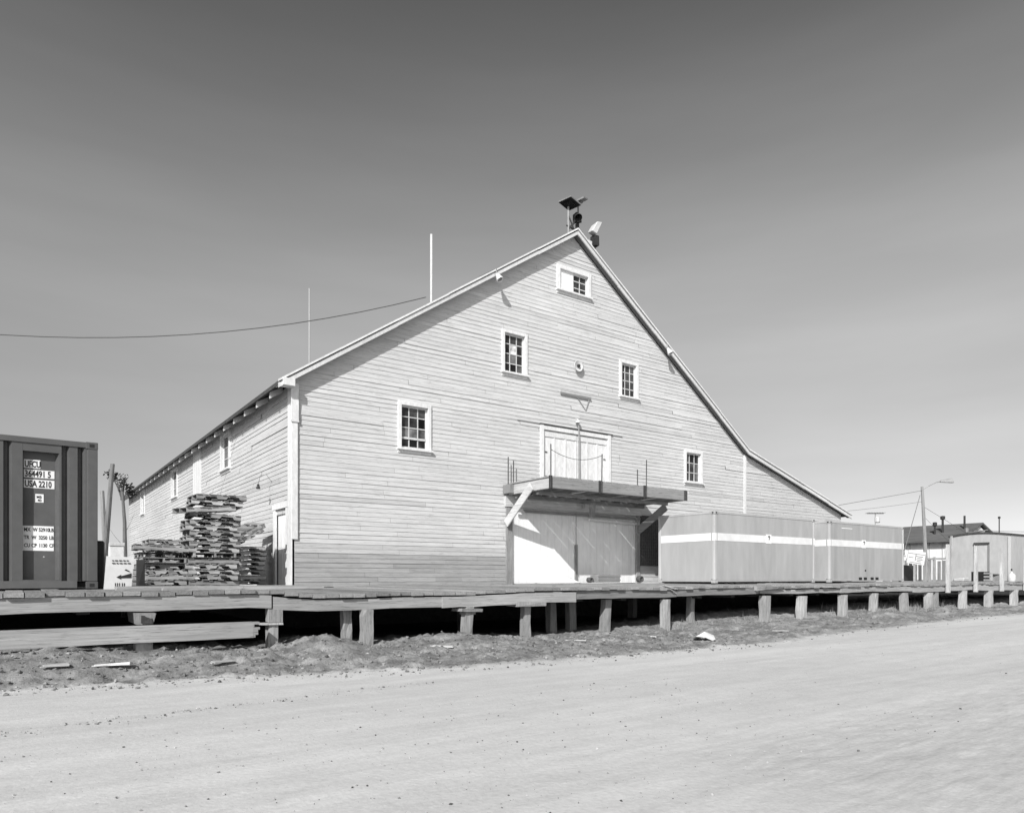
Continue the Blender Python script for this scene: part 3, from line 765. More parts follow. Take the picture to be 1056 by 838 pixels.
# frame lip above/below the recessed panel
mb.box(.10,.60,Y0+fl+.001,Y0+dp+.01,Z1-.235,Z1-.10,1.0)
mb.box(.10,.60,Y0+fl+.001,Y0+dp+.01,Z0+.13,Z0+.15,1.0)
pn=mb.build('side_panel',M['container_dark'],c1)
mb=MB()
mb.box(X0+.1,X1-.1,Y0+.1,Y1-.1,Z1-.05,Z1-.02); 
mb.poly([(X1-.03,Y0+.15,Z0+.1),(X1-.03,Y1-.15,Z0+.1),(X1-.03,Y1-.15,Z1-.1),(X1-.03,Y0+.15,Z1-.1)]); mb.poly([(X0+.15,Y1-.03,Z0+.1),(X1-.15,Y1-.03,Z0+.1),(X1-.15,Y1-.03,Z1-.1),(X0+.15,Y1-.03,Z1-.1)])
mb.build('body',M['container_dark'],c1)
yp=Y0+dp+.02
def plate(x0,x1,z0,z1,lines,sz,xs=.8,bold=.004):
    mb=MB(); mb.box(x0,x1,yp-.006,yp-.001,z0,z1,1); pl=mb.build('number_plate',M['white'],c1)
    for (tx,px,pz) in lines: text_mesh(tx,sz,'lettering',M['black'],pl,(px,yp-.0095,pz),xs,bold=bold)
yp=yp
plate(.115,.34,3.10,3.24,[('UFCU',.125,3.117)],.145,.58)
plate(.115,.535,2.945,3.075,[('364491 5',.125,2.96)],.145,.66)
plate(.115,.535,2.775,2.915,[('USA 2210',.125,2.795)],.145,.62)
plate(.27,.385,2.54,2.68,[('MB',.285,2.61),('40',.30,2.555)],.06,.9,.001)
plate(.10,.525,1.74,2.15,[('MX  W',.115,2.06),('52910',.315,2.06),('LB',.46,2.06),('TR  W',.115,1.93),('3250',.315,1.93),('LB',.46,1.93),('CU CP',.115,1.80),('1130',.315,1.80),('CF',.46,1.80)],.085,.7,.002)
text_mesh('+',.06,'lettering',M['white'],c1,(.37,yp-.004,1.62))

# ------------------------------------------------------------------ light containers at right
def light_container(x0,label,first):
    y0,y1,z0,z1=15.3,17.85,1.10,3.55; x1=x0+6.02
    t=thing('shipping_container',label,'container',(x0+3,y0,z0),'pale striped containers at the right end of the dock')
    for x in (x0,x1-.10):
        for y in (y0,y1-.1):
            mb=MB(); mb.box(x,x+.10,y,y+.1,z0+.11,z1-.11,1.2); mb.build('corner_post',M['container_light'],t,bevel=.01)
    for x in (x0-.006,x1-.166):
        for y in (y0-.006,y1-.156):
            for z in (z0,z1-.105):
                mb=MB(); mb.box(x,x+.172,y,y+.162,z,z+.107,1.0); c=mb.build('corner_casting',M['container_light'],t,bevel=.008)
                if y<16 and z>3:
                    mb=MB(); hx=x+.056 if x<x0+1 else x+.066
                    mb.box(hx,hx+.06,y0-.011,y0-.007,z1-.075,z1-.025)
                    if x<x0+1: mb.box(x0-.011,x0-.007,y0+.05,y0+.11,z1-.075,z1-.025)
                    mb.build('casting_hole',M['black'],c)
    mb=MB()
    mb.box(x0+.17,x1-.17,y0+.004,y0+.09,z1-.07,z1,1.1); mb.box(x0+.17,x1-.17,y0+.004,y0+.09,z0+.05,z0+.14,.95)
    mb.box(x0+.004,x0+.09,y0+.17,y1-.17,z1-.07,z1,1.1); mb.box(x0+.004,x0+.09,y0+.17,y1-.17,z0+.05,z0+.14,.95)
    mb.build('rails',M['container_light'],t)
    mb=MB(); n=24
    for i in range(n):
        a=x0+.1+(x1-x0-.2)*i/n; b=x0+.1+(x1-x0-.2)*(i+1)/n
        w=random.gauss(0,.002)
        mb.box(a,b,y0+.018,y0+.06,z0+.13,z1-.06,random.gauss(1,.02) if first else random.gauss(.93,.05))
    nn=6
    for i in range(nn):
        a=y0+.1+(y1-y0-.2)*i/nn; b=y0+.1+(y1-y0-.2)*(i+1)/nn
        mb.box(x0+.018,x0+.06,a,b,z0+.13,z1-.06,random.gauss(.98,.02)*(1.0))
    mb.box(x0+.1,x1-.1,y0+.07,y1-.05,z1-.04,z1-.015,1); mb.box(x1-.06,x1-.02,y0+.1,y1-.1,z0+.1,z1-.06,1); mb.box(x0+.1,x1-.1,y1-.06,y1-.02,z0+.1,z1-.06,1)
    mb.build('body',M['container_light'],t)
    mb=MB(); mb.box(x0+.012,x1-.012,y0-.0035,y0+.015,2.56,2.82,1) if False else None
    mb=MB(); mb.box(x0+.17,x1-.17,y0+.0085,y0+.0175,2.55,2.81,1); mb.box(x0+.0085,x0+.0175,y0+.17,y1-.12,2.55,2.81,1); mb.box(x0-.0035,x0+.105,y0-.0035,y0-.0008,2.55,2.81,1); mb.box(x0-.0035,x0-.0008,y0-.0008,y0+.105,2.55,2.81,1); mb.box(x1-.105,x1,y0-.0035,y0-.0008,2.55,2.81,1)
    mb.build('stripe',M['stripe'],t)
    # square emblem with dark curl
    ex=x0+3.05 if first else x0+2.6
    mb=MB(); mb.box(ex-.16,ex+.16,y0+.001,y0+.008,2.52,2.86,1); e=mb.build('emblem',M['white'],t)
    mb=MB(); mb.tube([(ex-.04,y0-.004,2.77),(ex+.01,y0-.004,2.80),(ex+.05,y0-.004,2.77),(ex+.03,y0-.004,2.70),(ex+.0,y0-.004,2.66)],.022,6,1,r1=.008); mb.build('emblem_mark',M['black'],e)
    return t
light_container(19.32,'pale grey container with white stripe beside the loading door, nearer of the two',True)
c2=light_container(26.40,'streaked grey container with white stripe at the right end of the row, farther one',False)
# fork pockets and labels on the farther one
for x in (28.6,29.0,29.55,29.95):
    mb=MB(); mb.box(x,x+.24,15.296,15.303,1.19,1.30); mb.build('fork_pocket',M['black'],c2)
mb=MB(); mb.box(29.1,29.2,15.31,15.317,1.55,1.62); mb.build('vent',M['black'],c2)
mb=MB(); mb.box(27.3,28.1,15.31,15.317,3.28,3.31,1); mb.build('reflective_strip',M['white'],c2)
mb=MB()
for i in range(16):
    u=19.9+i*.32; mb.box(u,u+random.uniform(.12,.28),15.32,15.5,1.09,1.105+random.uniform(0,.015),random.uniform(.4,1))
tag(mb.build('dunnage_planks',M['dark_wood']),'thin dark dunnage boards under the nearer striped container','planks')
# lashing heap at the container corner
mb=MB()
for k in range(7):
    a=(16.1+random.uniform(-.1,.1)-3.3,11.5,1.13); 
for k in range(6):
    x=12.9+random.uniform(-.08,.08); mb.bar((x-.15,11.55+.03*k,1.02+random.uniform(0,.1)),(x+.22,11.52+.02*k,.92+random.uniform(-.06,.1)),.04,.012,random.uniform(.8,1.8))
tag(mb.build('splintered_boards',M['wood_x']),'splintered board ends sticking up at the dock edge in front of the striped container','boards')

# ------------------------------------------------------------------ things by the loading doors
t=thing('crate','low grey crate between two tyres before the right loading door','crate',(15.95,17.3,1.08))
mb=MB(); mb.box(15.75,16.75,17.2,17.6,1.10,1.36,1); 
mb.build('body',M['cardboard'],t,bevel=.01)
mb=MB(); mb.box(15.74,16.76,17.19,17.199,1.16,1.20,.8); mb.box(15.74,16.76,17.19,17.199,1.28,1.31,.8); mb.build('slats',M['wood_x'],t)
def tyre(loc,label,r):
    t=thing('tyre',label,'tyre',loc,'tyres leaning by the loading doors')
    m_=MB(); m_.lathe((loc[0],loc[1]+.09,loc[2]+r),(0,-1,0),[(0,r*.55),(0,r*.92),(.04,r),(.14,r),(.18,r*.92),(.18,r*.55),(0,r*.55)],20); m_.build('tread',M['rubber'],t,smooth=True)
    m_=MB(); m_.lathe((loc[0],loc[1],loc[2]+r),(0,-1,0),[(.05,r*.56),(.03,r*.4),(.06,r*.3),(.06,0)],16); m_.build('rim',M['rubber'],t)
tyre((15.6,17.45,1.09),'small tyre left of the low grey crate before the loading doors',.09)
tyre((18.0,17.5,1.09),'tyre leaning at the right edge of the loading doors',.115)
mb=MB(); 
for i in range(12):
    for j in range(5):
        def hp(i,j): 
            a=13.55+i*.14; f=math.sin(math.pi*min(1,max(0,i/12)))*math.sin(math.pi*min(1,max(0,j/5)))
            return (a,17.3+j*.12,1.09+.28*f+.04*fr(a,j,2,2)*(f>0))
        mb.poly([hp(i,j),hp(i+1,j),hp(i+1,j+1),hp(i,j+1)],1)
tag(mb.build('tarpaulin',M['cloth'],smooth=True),'crumpled pale tarpaulin heaped before the left loading door','tarpaulin')

for o in list(col.objects):
    if o.parent is None and o.name.split('.')[0] in ('crate','tyre','tarpaulin'):
        enlarge(o); o.location.z+=.035
# ------------------------------------------------------------------ pallets
def pallet_proto(kind):
    t=bpy.data.objects.new('pallet',None); col.objects.link(t); rnd=random.Random(kind*11+5)
    W,D,H=1.2,1.0,.13
    for s in (-1,0,1):
        m_=MB(); y=s*(D/2-.025)
        x=[-.6,-.44,-.40,-.14,-.10,.10,.14,.40,.44,.6]; zb=[.018,.018,.075,.075,.018,.018,.075,.075,.018,.018]
        if kind==2: zb=[.018]*10
        zt=.110
        for y0,y1,fl_ in ((y-.022,y-.022,1),(y+.022,y+.022,-1)):
            for i in range(9):
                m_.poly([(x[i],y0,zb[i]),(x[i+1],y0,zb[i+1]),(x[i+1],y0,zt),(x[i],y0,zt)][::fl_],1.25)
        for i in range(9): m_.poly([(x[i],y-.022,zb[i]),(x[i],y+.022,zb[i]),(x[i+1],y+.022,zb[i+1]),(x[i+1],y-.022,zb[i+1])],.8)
        m_.poly([(-.6,y-.022,.018),(-.6,y-.022,zt),(-.6,y+.022,zt),(-.6,y+.022,.018)],1); m_.poly([(.6,y-.022,.018),(.6,y+.022,.018),(.6,y+.022,zt),(.6,y-.022,zt)],1)
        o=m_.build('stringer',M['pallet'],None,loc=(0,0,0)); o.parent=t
    m_=MB(); xx=-.6
    for i in range(8):
        w=rnd.choice([.10,.12,.135])
        if rnd.random()>.07:
            yy=rnd.uniform(-.02,.02); m_.box(xx,min(xx+w,.6),-D/2+yy-.012,D/2+yy+.01,.112,.130,rnd.uniform(.5,.9),j=.003)  # toned below the stringers, painting shade into the gaps between layers
        xx+=.152
    o=m_.build('top_boards',M['pallet'],None,loc=(0,0,0)); o.parent=t
    m_=MB()
    for xx in (-.6,-.24,.13,.47):
        m_.box(xx,xx+.13,-D/2-.01,D/2+.01,-.002,.017,rnd.uniform(.4,.8),j=.003)  # low tone, again shade painted into the gaps
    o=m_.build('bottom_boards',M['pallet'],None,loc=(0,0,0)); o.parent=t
    return t
protos=[pallet_proto(k) for k in range(4)]; usedp=[False]*4
def copy_tree(o):
    r=o.copy(); col.objects.link(r)
    for ch in list(o.children):
        c=ch.copy(); col.objects.link(c); c.parent=r
    return r
ORD=['bottom','second','third','fourth','fifth','sixth','seventh','eighth','ninth','tenth','eleventh','twelfth','thirteenth','fourteenth','fifteenth','sixteenth','seventeenth']
def place_pallet(x,y,z,rz,kind,label,group,tilt=(0,0)):
    o=protos[kind] if not usedp[kind] else copy_tree(protos[kind]); usedp[kind]=True
    o.location=(x,y,z); o.rotation_euler=(R(tilt[0]),R(tilt[1]),R(rz)); tag(o,label,'pallet',group)
def stack(x,y,n,name,group,rz0=0,jit=3,jx=.03,skip_top=0,z0=None,rot=.1,base='pallet from the bottom of'):
    z=1.095 if z0 is None else z0
    for i in range(n):
        lab=('bottom pallet of ' if i==0 else ORD[i]+' '+base+' ')+name
        if i==n-1: lab='topmost pallet of '+name
        place_pallet(x+random.gauss(0,jx),y+random.gauss(0,jx*.6),z,rz0+random.gauss(0,jit*.6)+(90 if random.random()<rot else 0),random.choice([0,0,1,1,2,3]),lab,group,tilt=(random.gauss(0,.3),random.gauss(0,.35)))
        z+=.137
    return z
zt=stack(4.05,19.05,12,'the tall pallet stack','tall pallet stack')
place_pallet(4.10,18.95,zt+.02,-4,3,'warped pallet tilted left, fourth from the top of the tall stack','tall pallet stack',tilt=(0,4)); zt+=.15
place_pallet(3.90,18.9,zt+.05,9,2,'pallet sticking out to the left near the top of the tall stack','tall pallet stack',tilt=(2,-5)); zt+=.17
place_pallet(4.15,19.0,zt+.03,-3,0,'thin pallet second from the top of the tall stack','tall pallet stack',tilt=(0,1)); zt+=.15
place_pallet(4.22,19.0,zt+.03,2,1,'uppermost pallet crowning the tall stack','tall pallet stack',tilt=(0,-1)); zt+=.15
# lower left stack
z2=stack(2.95,19.35,6,'the low ragged pallet stack','low pallet stack',jit=6,jx=.05)
place_pallet(2.92,19.1,z2+.02,-3,2,'splayed pallet overhanging the top of the low ragged stack','low pallet stack',tilt=(0,3))
# stack behind
z3=stack(3.45,21.2,9,'the middle-height pallet stack','middle pallet stack',jit=5)
# right stack, in the gap to the wall
z4=stack(5.3,21.1,8,'the short stack nearest the wall','short pallet stack',jit=3,rot=0)
place_pallet(5.2,20.9,z4+.16,20,0,'pallet leaning steeply on the short stack by the wall','short pallet stack',tilt=(0,-28))
place_pallet(5.3,21.1,z4+.36,10,2,'upper slanting pallet on the short stack against the wall','short pallet stack',tilt=(5,-24))
for k in range(4):
    if not usedp[k]: 
        for c in list(protos[k].children): bpy.data.objects.remove(c)
        bpy.data.objects.remove(protos[k])
# flat boards under the stacks at the dock edge
mb=MB()
for i,(a,b) in enumerate(((1.9,3.1),(3.2,4.6),(2.5,3.9))): mb.box(a,b,12.2+.2*i,12.32+.2*i,1.09+.0*i,1.13+.01*i,1.2,j=.01)
tag(mb.build('loose_boards',M['wood_x']),'few loose boards lying on the dock in front of the pallet stacks','boards')
mb=MB(); mb.box(1.3,4.35,12.7,12.85,1.085,1.15,1.1,j=.01); tag(mb.build('kerb_timber',M['wood_x'],bevel=.008),'low timber kerb lying along the dock before the pallets','timber')

# ------------------------------------------------------------------ items between container and pallets
bx=thing('notice_board','pale notice board with a black arrow standing beside the dark container','sign',(1.32,13.2,1.08))
mb=MB(); mb.hexa([(1.20,13.42,1.10),(1.60,13.36,1.10),(1.60,13.39,1.10),(1.20,13.45,1.10),(1.24,13.42,1.655),(1.64,13.36,1.64),(1.64,13.39,1.64),(1.24,13.45,1.655)],.95); mb.build('board',M['whitemetal'],bx)
def bm(x,z): return (x,13.42-.15*(x-1.2)-.006,z)
mb=MB()
for r_,z in enumerate((1.57,1.525)):
    x=1.32
    while x<1.55:
        w=random.uniform(.02,.05); mb.poly([bm(x,z),bm(x+w,z),bm(x+w,z+.02),bm(x,z+.02)],3); x+=w+.015
mb.poly([bm(1.38,1.30),bm(1.45,1.345),bm(1.45,1.32),bm(1.60,1.37),bm(1.60,1.29),bm(1.45,1.285),bm(1.45,1.265)],1)
mb.poly([bm(1.50,1.42),bm(1.57,1.39),bm(1.58,1.40),bm(1.52,1.44)],1)
for x in (1.36,1.39,1.42,1.46,1.49): mb.poly([bm(x,1.14),bm(x+.014,1.14),bm(x+.014,1.205),bm(x,1.205)],1.5)
mb.build('markings',M['black'],bx)
mb=MB(); mb.box(1.66,1.78,13.2,13.32,1.08,1.60,.8,j=.01); tag(mb.build('dark_post',M['darkmetal']),'short dark post right of the pale notice board','post')
mb=MB(); mb.box(2.3,2.68,24,24.4,1.09,2.32,1.0); mb.box(2.28,2.70,23.97,23.999,2.24,2.34,.8); tag(mb.build('packing_case',M['trim'],bevel=.01),'white packing case behind the notice board','case')
mb=MB(); mb.box(1.22,1.36,15.0,15.4,1.09,1.98,1.0); tag(mb.build('dark_drum_case',M['darkmetal'],bevel=.03),'dark narrow case in the gap beside the container','case')
mb=MB(); mb.tube([(1.74,20.0,1.0),(1.86,20.0,2.5),(1.98,20.0,4.13)],.075,8,.6,r1=.05); tag(mb.build('leaning_pole',M['wood_z']),'taller leaning grey pole behind the dark container','pole')
mb=MB(); mb.tube([(1.94,21,1.0),(1.90,21,2.3),(1.84,21,3.55)],.07,8,.9,r1=.05); tag(mb.build('leaning_pole',M['wood_z']),'shorter grey pole tilting left behind the dark container','pole')
# scraggly tree
tr=thing('small_tree','scraggly small tree with a dark leafy tuft near the far wall corner','tree',(3.2,24.0,.0))
tx,ty=2.90,26.0
tr.location=(tx,ty,0)
mb=MB(); mb.tube([(tx,ty,0),(tx+.03,ty,2),(tx+.02,ty,3.1),(tx-.05,ty,4.15)],.085,8,.45,r1=.04); mb.build('trunk',M['wood_z'],tr)
mb=MB(); br=[]
for i in range(15):
    f=i/14; e=(tx-.36+.62*f+random.gauss(0,.07),ty+random.uniform(-.25,.25),4.55-.55*f+random.gauss(0,.12)); br.append(e); mb.tube([(tx-.04,ty,3.75),((tx+e[0])/2,ty,(3.85+e[2])/2),e],.02,5,.4,r1=.006)
for (dx,z0,z1) in ((-.55,2.3,3.1),(-.6,1.9,2.5),(.3,2.7,3.4)): mb.tube([(tx,ty,z0),(tx+dx*.5,ty,(z0+z1)/2-.05),(tx+dx,ty,z1)],.010,5,.9,r1=.004)
mb.build('branches',M['wood_z'],tr)
mb=MB()
for e in br:
    for k in range(26):
        c=Vector(e)+Vector((random.gauss(0,.065),random.gauss(0,.09),random.gauss(0,.065)))
        n_=Vector((random.gauss(0,1),random.gauss(0,1),random.gauss(0,1))).normalized(); p=n_.orthogonal().normalized(); q=n_.cross(p); s_=random.uniform(.025,.05)
        mb.poly([c-p*s_*1.5,c-q*s_*.6,c+p*s_*1.5,c+q*s_*.6],random.uniform(.2,.9))
mb.build('crown',M['leaf'],tr)

# ------------------------------------------------------------------ right-hand background
def wire(name,a,b,sag,r,label,group=None):
    pts=[]; a=Vector(a); b=Vector(b)
    for i in range(25):
        t=i/24; p=a.lerp(b,t); p.z-=sag*(1-(2*t-1)**2); pts.append(p)
    m_=MB(); m_.tube(pts,r,5,1); return tag(m_.build(name,M['wire']),label,'wire',group)
wire('overhead_wire',(-11.1,30.5,10.5),(10.55,19.5,10.12),2.0,.015,'dark overhead wire sagging from the left to the warehouse roof')
wire('roof_cable',(12.2,19.0,11.0),(16.3,19.5,13.75),.02,.006,'thin cable running up to the rooftop stand along the left roof edge')
sh=thing('arched_shed','pale shed with a shallow arched roof and a narrow door at far right','shed',(47,17,1.05))
SU=45.3; V0,V1=15.6,18.75
def arch(v): t=(v-V0)/(V1-V0); return 3.66+.14*(1-(2*t-1)**2)+.08*t*(1-t)
mb=MB(); n=10
for i in range(n):
    a=V0+(V1-V0)*i/n; b=V0+(V1-V0)*(i+1)/n
    mb.poly([(SU,b,1.0),(SU,a,1.0),(SU,a,arch(a)),(SU,b,arch(b))],random.gauss(1,.015))
for i in range(12):
    a=SU+i*.6; mb.poly([(a,V0,1.0),(a+.6,V0,1.0),(a+.6,V0,arch(V0)),(a,V0,arch(V0))],random.gauss(.95,.04))
mb.build('wall',M['shed'],sh)
mb=MB()
for i in range(n):
    a=V0-.06+(V1-V0+.12)*i/n; b=V0-.06+(V1-V0+.12)*(i+1)/n; za=arch(min(max(a,V0),V1)); zb=arch(min(max(b,V0),V1))
    mb.hexa([(SU-.08,a,za+.01),(SU+7.3,a,za+.01),(SU+7.3,b,zb+.01),(SU-.08,b,zb+.01),(SU-.08,a,za+.09),(SU+7.3,a,za+.09),(SU+7.3,b,zb+.09),(SU-.08,b,zb+.09)],1)
mb.build('roof',M['roof'],sh)
mb=MB(); mb.box(SU-.05,SU-.004,V0+.0,V0+.14,1.0,3.58,1.2); mb.build('corner_trim',M['shed'],sh)
mb=MB(); mb.box(SU-.03,SU-.004,16.75,17.38,1.05,3.18,1.1); sd_=mb.build('door',M['shed'],sh)
mb=MB(); mb.box(SU-.06,SU-.004,16.66,16.745,1.05,3.2,.5); mb.box(SU-.06,SU-.004,17.385,17.44,1.05,3.2,1.3); mb.box(SU-.12,SU-.004,16.66,17.44,3.20,3.30,.15); mb.build('door_frame',M['shed'],sh)
mb=MB(); mb.tube([(SU+2,16.9,3.8),(SU+2,16.9,4.75)],.03,6); mb.lathe((SU+2,16.9,4.75),(0,0,1),[(0,.03),(.02,.07),(.12,.07),(.14,.02)],8); mb.build('vent_pipe',M['darkmetal'],sh)
mb=MB(); mb.tube([(SU+.4,17.9,3.9),(SU+.4,16.9,4.03)],.04,6); mb.lathe((SU+.4,18.0,3.95),(0,0,1),[(0,.1),(.2,.13),(.3,.0)],8); mb.build('roof_pipe',M['metal'],sh)

ho=thing('house','low white house with a dark shingled roof behind the right end of the dock','house',(70,31,1.0))
HU=68.
mb=MB(); mb.poly([(HU,33.6,.8),(HU,27.3,.8),(HU,27.3,4.6),(HU,33.6,4.6)],1); mb.poly([(HU,27.3,.8),(HU+8,27.3,.8),(HU+8,27.3,4.6),(HU+4,27.3,6.0),(HU,27.3,4.6)],.9)
mb.poly([(HU+8,33.6,.8),(HU,33.6,.8),(HU,33.6,4.6),(HU+4,33.6,6),(HU+8,33.6,4.6)],.9); mb.poly([(HU+8,27.3,.8),(HU+8,33.6,.8),(HU+8,33.6,4.6),(HU+8,27.3,4.6)],.9)
for v in (28.7,29.8,31.5): mb.box(HU-.05,HU-.003,v,v+.06,.9,4.4,.6)
mb.build('wall',M['hwall'],ho)
mb=MB(); mb.hexa([(HU-.7,27.0,4.45),(HU+4,27.0,6.15),(HU+4,35.1,6.15),(HU-.7,33.9,4.45),(HU-.7,27.0,4.6),(HU+4,27.0,6.3),(HU+4,35.1,6.3),(HU-.7,33.9,4.6)],1)
mb.hexa([(HU+4.01,27.0,6.15),(HU+8.7,27.0,4.45),(HU+8.7,33.9,4.45),(HU+4.01,35.1,6.15),(HU+4.01,27.0,6.3),(HU+8.7,27.0,4.6),(HU+8.7,33.9,4.6),(HU+4.01,35.1,6.3)],1)
hr=mb.build('roof',M['shingle'],ho)
mb=MB(); mb.tube([(HU+1.6,29.4,5.0),(HU+1.6,29.4,6.7)],.10,8); mb.lathe((HU+1.6,29.4,6.6),(0,0,1),[(0,.1),(.05,.2),(.32,.2),(.36,.0)],10); mb.tube([(HU+1.2,29.9,5.0),(HU+1.2,29.9,6.1)],.09,8); mb.lathe((HU+1.2,29.9,6.0),(0,0,1),[(0,.1),(.05,.18),(.36,.18),(.4,.0)],10); mb.build('stove_pipe',M['darkmetal'],hr)
mb=MB(); mb.tube([(HU+2.4,27.9,5.2),(HU+2.4,27.9,6.9)],.09,8); mb.build('vent_pipe',M['darkmetal'],hr)
for (v0,v1,z0,z1) in ((31.9,33.2,3.3,4.3),(27.6,28.5,3.1,4.35)):
    mb=MB(); mb.box(HU-.07,HU-.01,v0,v1,z0,z1,1); w_=mb.build('window',M['trim'],ho)
    mb=MB(); mb.box(HU-.09,HU-.071,v0+.1,v1-.1,z0+.1,z1-.08,.3); mb.build('pane',M['glass'],w_)

# street lamp
sl_=thing('street_lamp','tall grey street lamp post with curved arm above the far shed','street lamp',(47.9,21.2,.9))
mb=MB(); mb.tube([(47.9,21.2,.9),(47.85,21.3,4.3),(47.75,21.4,7.15)],.13,8,.9,r1=.085); mb.build('pole',M['wood_z'],sl_)
A=Vector((47.75,21.4,6.95)); mb=MB(); pts=[A,A+Vector((.32,-.25,.25)),A+Vector((.72,-.55,.48)),A+Vector((.95,-.72,.52))]; mb.tube(pts,.03,6,1); mb.build('arm',M['metal'],sl_)
mb=MB(); B=A+Vector((.9,-.68,.50)); mb.hexa([B+Vector(q) for q in ((0,-.06,-.02),(.6,-.62,-.06),(.75,-.42,-.06),(.08,.06,-.02),(0,-.03,.10),(.55,-.5,.24),(.62,-.42,.24),(.05,.03,.10))],1); mb.build('lamp_head',M['metal'],sl_,bevel=.02)
mb=MB(); mb.tube([(48.4,23.4,1),(47.4,22.0,4.26),(46.6,21.0,6.5)],.03,6,1.5,r1=.022); tag(mb.build('leaning_pole',M['metal']),'thin leaning pole left of the street lamp behind the containers','pole')
top=(47.75,21.4,6.9)
wire('overhead_wire',(34.1,20.6,4.85),top,-.0,.012,'upper overhead wire from the warehouse to the street lamp pole')
wire('overhead_wire',(34.0,24,4.7),(47.8,21.35,6.2),.15,.009,'lower faint overhead wire running to the street lamp pole')
wire('guy_wire',(47.78,21.38,5.9),(54,20.5,3.8),.0,.011,'guy wire slanting down to the right from the street lamp pole')
wire('guy_wire',(47.8,21.3,5.2),(50.5,20.9,3.6),.0,.009,'shorter guy wire below the other on the street lamp pole')
wire('overhead_wire',(45.3,18.4,4.15),(62,14,4.6),.2,.012,'low overhead wire running right over the arched shed roof')
# tv antenna
AX,AY=44.0,22.5
an=thing('tv_antenna','wide flat tv antenna on a pole behind the striped containers','antenna',(AX,AY,1))
mb=MB(); mb.tube([(AX,AY,1),(AX,AY,5.3)],.025,6); mb.build('pole',M['metal'],an)
mb=MB(); mb.bar((AX-.42,AY+.3,5.3),(AX+.42,AY-.3,5.3),.04,.04)
for i in range(7):
    t_=i/6; c=Vector((AX-.4+.8*t_,AY+.29-.58*t_,5.33)); mb.bar(c+Vector((-.2,-.25,0)),c+Vector((.2,.25,0)),.018,.018)
mb.build('elements',M['rust'],an)
mb=MB(); mb.box(AX-.02,AX+.26,AY-.2,AY+.05,4.72,5.1,1); mb.build('junction_box',M['whitemetal'],an,bevel=.05)

# tilted white sign behind the dock
sg=thing('white_sign','tilted white sign with line drawing on a post behind the dock edge','sign',(40,17.8,1.05))
M_=Matrix.Translation((38.6,17.6,2.32))@Matrix.Rotation(R(-38),4,'Z')@Matrix.Rotation(R(9),4,'Y')
def sg_part(name,boxes,m,parent=None):
    mb=MB()
    for b_ in boxes: mb.box(*b_)
    mb.xform(M_); return mb.build(name,M[m],parent or sg)
bd=sg_part('board',[(-.45,.45,-.02,.02,-.33,.36,1)],'whitemetal')
ln=[]
for (x0,x1,z0,z1) in ((-.44,.44,.19,.215),(-.05,-.02,-.15,.2),(-.02,.34,.07,.10),(.05,.30,-.01,.015),(.02,.34,-.09,-.065),(.05,.25,-.17,-.145),(-.38,-.15,-.02,.005),(-.3,.3,-.27,-.245)): ln.append((x0,x1,-.0245,-.0205,z0,z1,6))
sg_part('markings',ln,'black',bd)
mb=MB(); mb.bar((38.55,17.66,1.0),(38.6,17.68,2.3),.1,.1); mb.build('post',M['wood_z'],sg)
mb=MB(); mb.box(38.9,40.2,18.4,19.2,1.06,1.95,1,j=.03); tag(mb.build('dark_bin',M['darkmetal'],bevel=.03),'dark bin below the tilted white sign','bin')
fe=thing('board_fence','patchy grey board fence behind the dock between sign and shed','fence',(42,18.6,1.05))
mb=MB()
for i in range(9):
    f=i/9; x=42.0+.9*f; y=19.7-1.9*f; h=random.uniform(1.15,1.5); mb.bar((x,y,1.05),(x+random.uniform(-.03,.03),y,1.05+h),.2,.03,random.uniform(.35,1.2),up=(1,-.3,0))
mb.build('boards',M['wood_z'],fe)
mb=MB(); mb.bar((42.0,19.7,2.35),(42.9,17.8,2.35),.05,.1,.9); mb.build('rail',M['wood_x'],fe)
labs=['tall white board leaning beside the end of the farther striped container','narrow grey board leaning left of the tilted white sign','wide pale panel leaning behind the tilted white sign','short pale board leaning below the house window']
for k,(x,y,h,w,tn) in enumerate(((36.2,18.3,2.5,.35,1.1),(36.9,18.2,1.6,.25,.6),(39.4,19.4,2.1,.9,1.0),(37.6,18.6,1.3,.5,.9))):
    mb=MB(); mb.bar((x,y,1.05),(x+.15,y+.3,1.05+h),w,.04,tn,up=(-.5,-.8,0)); tag(mb.build('leaning_board',M['trim' if tn>.8 else 'wood_z']),labs[k],'board')
gs=thing('gas_cylinder','squat white gas cylinder standing before the arched shed','cylinder',(44.2,15.6,1.06))
mb=MB(); mb.lathe((43.6,15.0,1.06),(0,0,1),[(0,.16),(.03,.19),(.34,.19),(.43,.13),(.48,.06),(.54,.05)],14,1); gs.location=(43.6,15.0,1.06); mb.build('tank',M['whitemetal'],gs,smooth=True)
mb=MB(); mb.tube([(43.6,15,1.66),(43.6,15,1.76)],.04,6); mb.build('valve',M['darkmetal'],gs)
bn=thing('bench_frame','low grey wooden bench before the shed door','bench',(43,16.6,1.06))
mb=MB(); mb.bar((42.6,16.4,1.5),(43.4,15.4,1.5),.35,.05,1); mb.build('seat',M['wood_x'],bn)
for (x,y) in ((42.75,16.25),(43.25,15.6)):
    mb=MB(); mb.bar((x,y,1.06),(x,y,1.47),.3,.06,.8); mb.build('leg',M['wood_z'],bn)
mb=MB(); mb.box(41.0,41.7,16.3,16.8,1.06,1.26,.7,j=.04); tag(mb.build('pale_sack',M['cloth'],bevel=.06),'pale low sack on the dock left of the bench','sack')

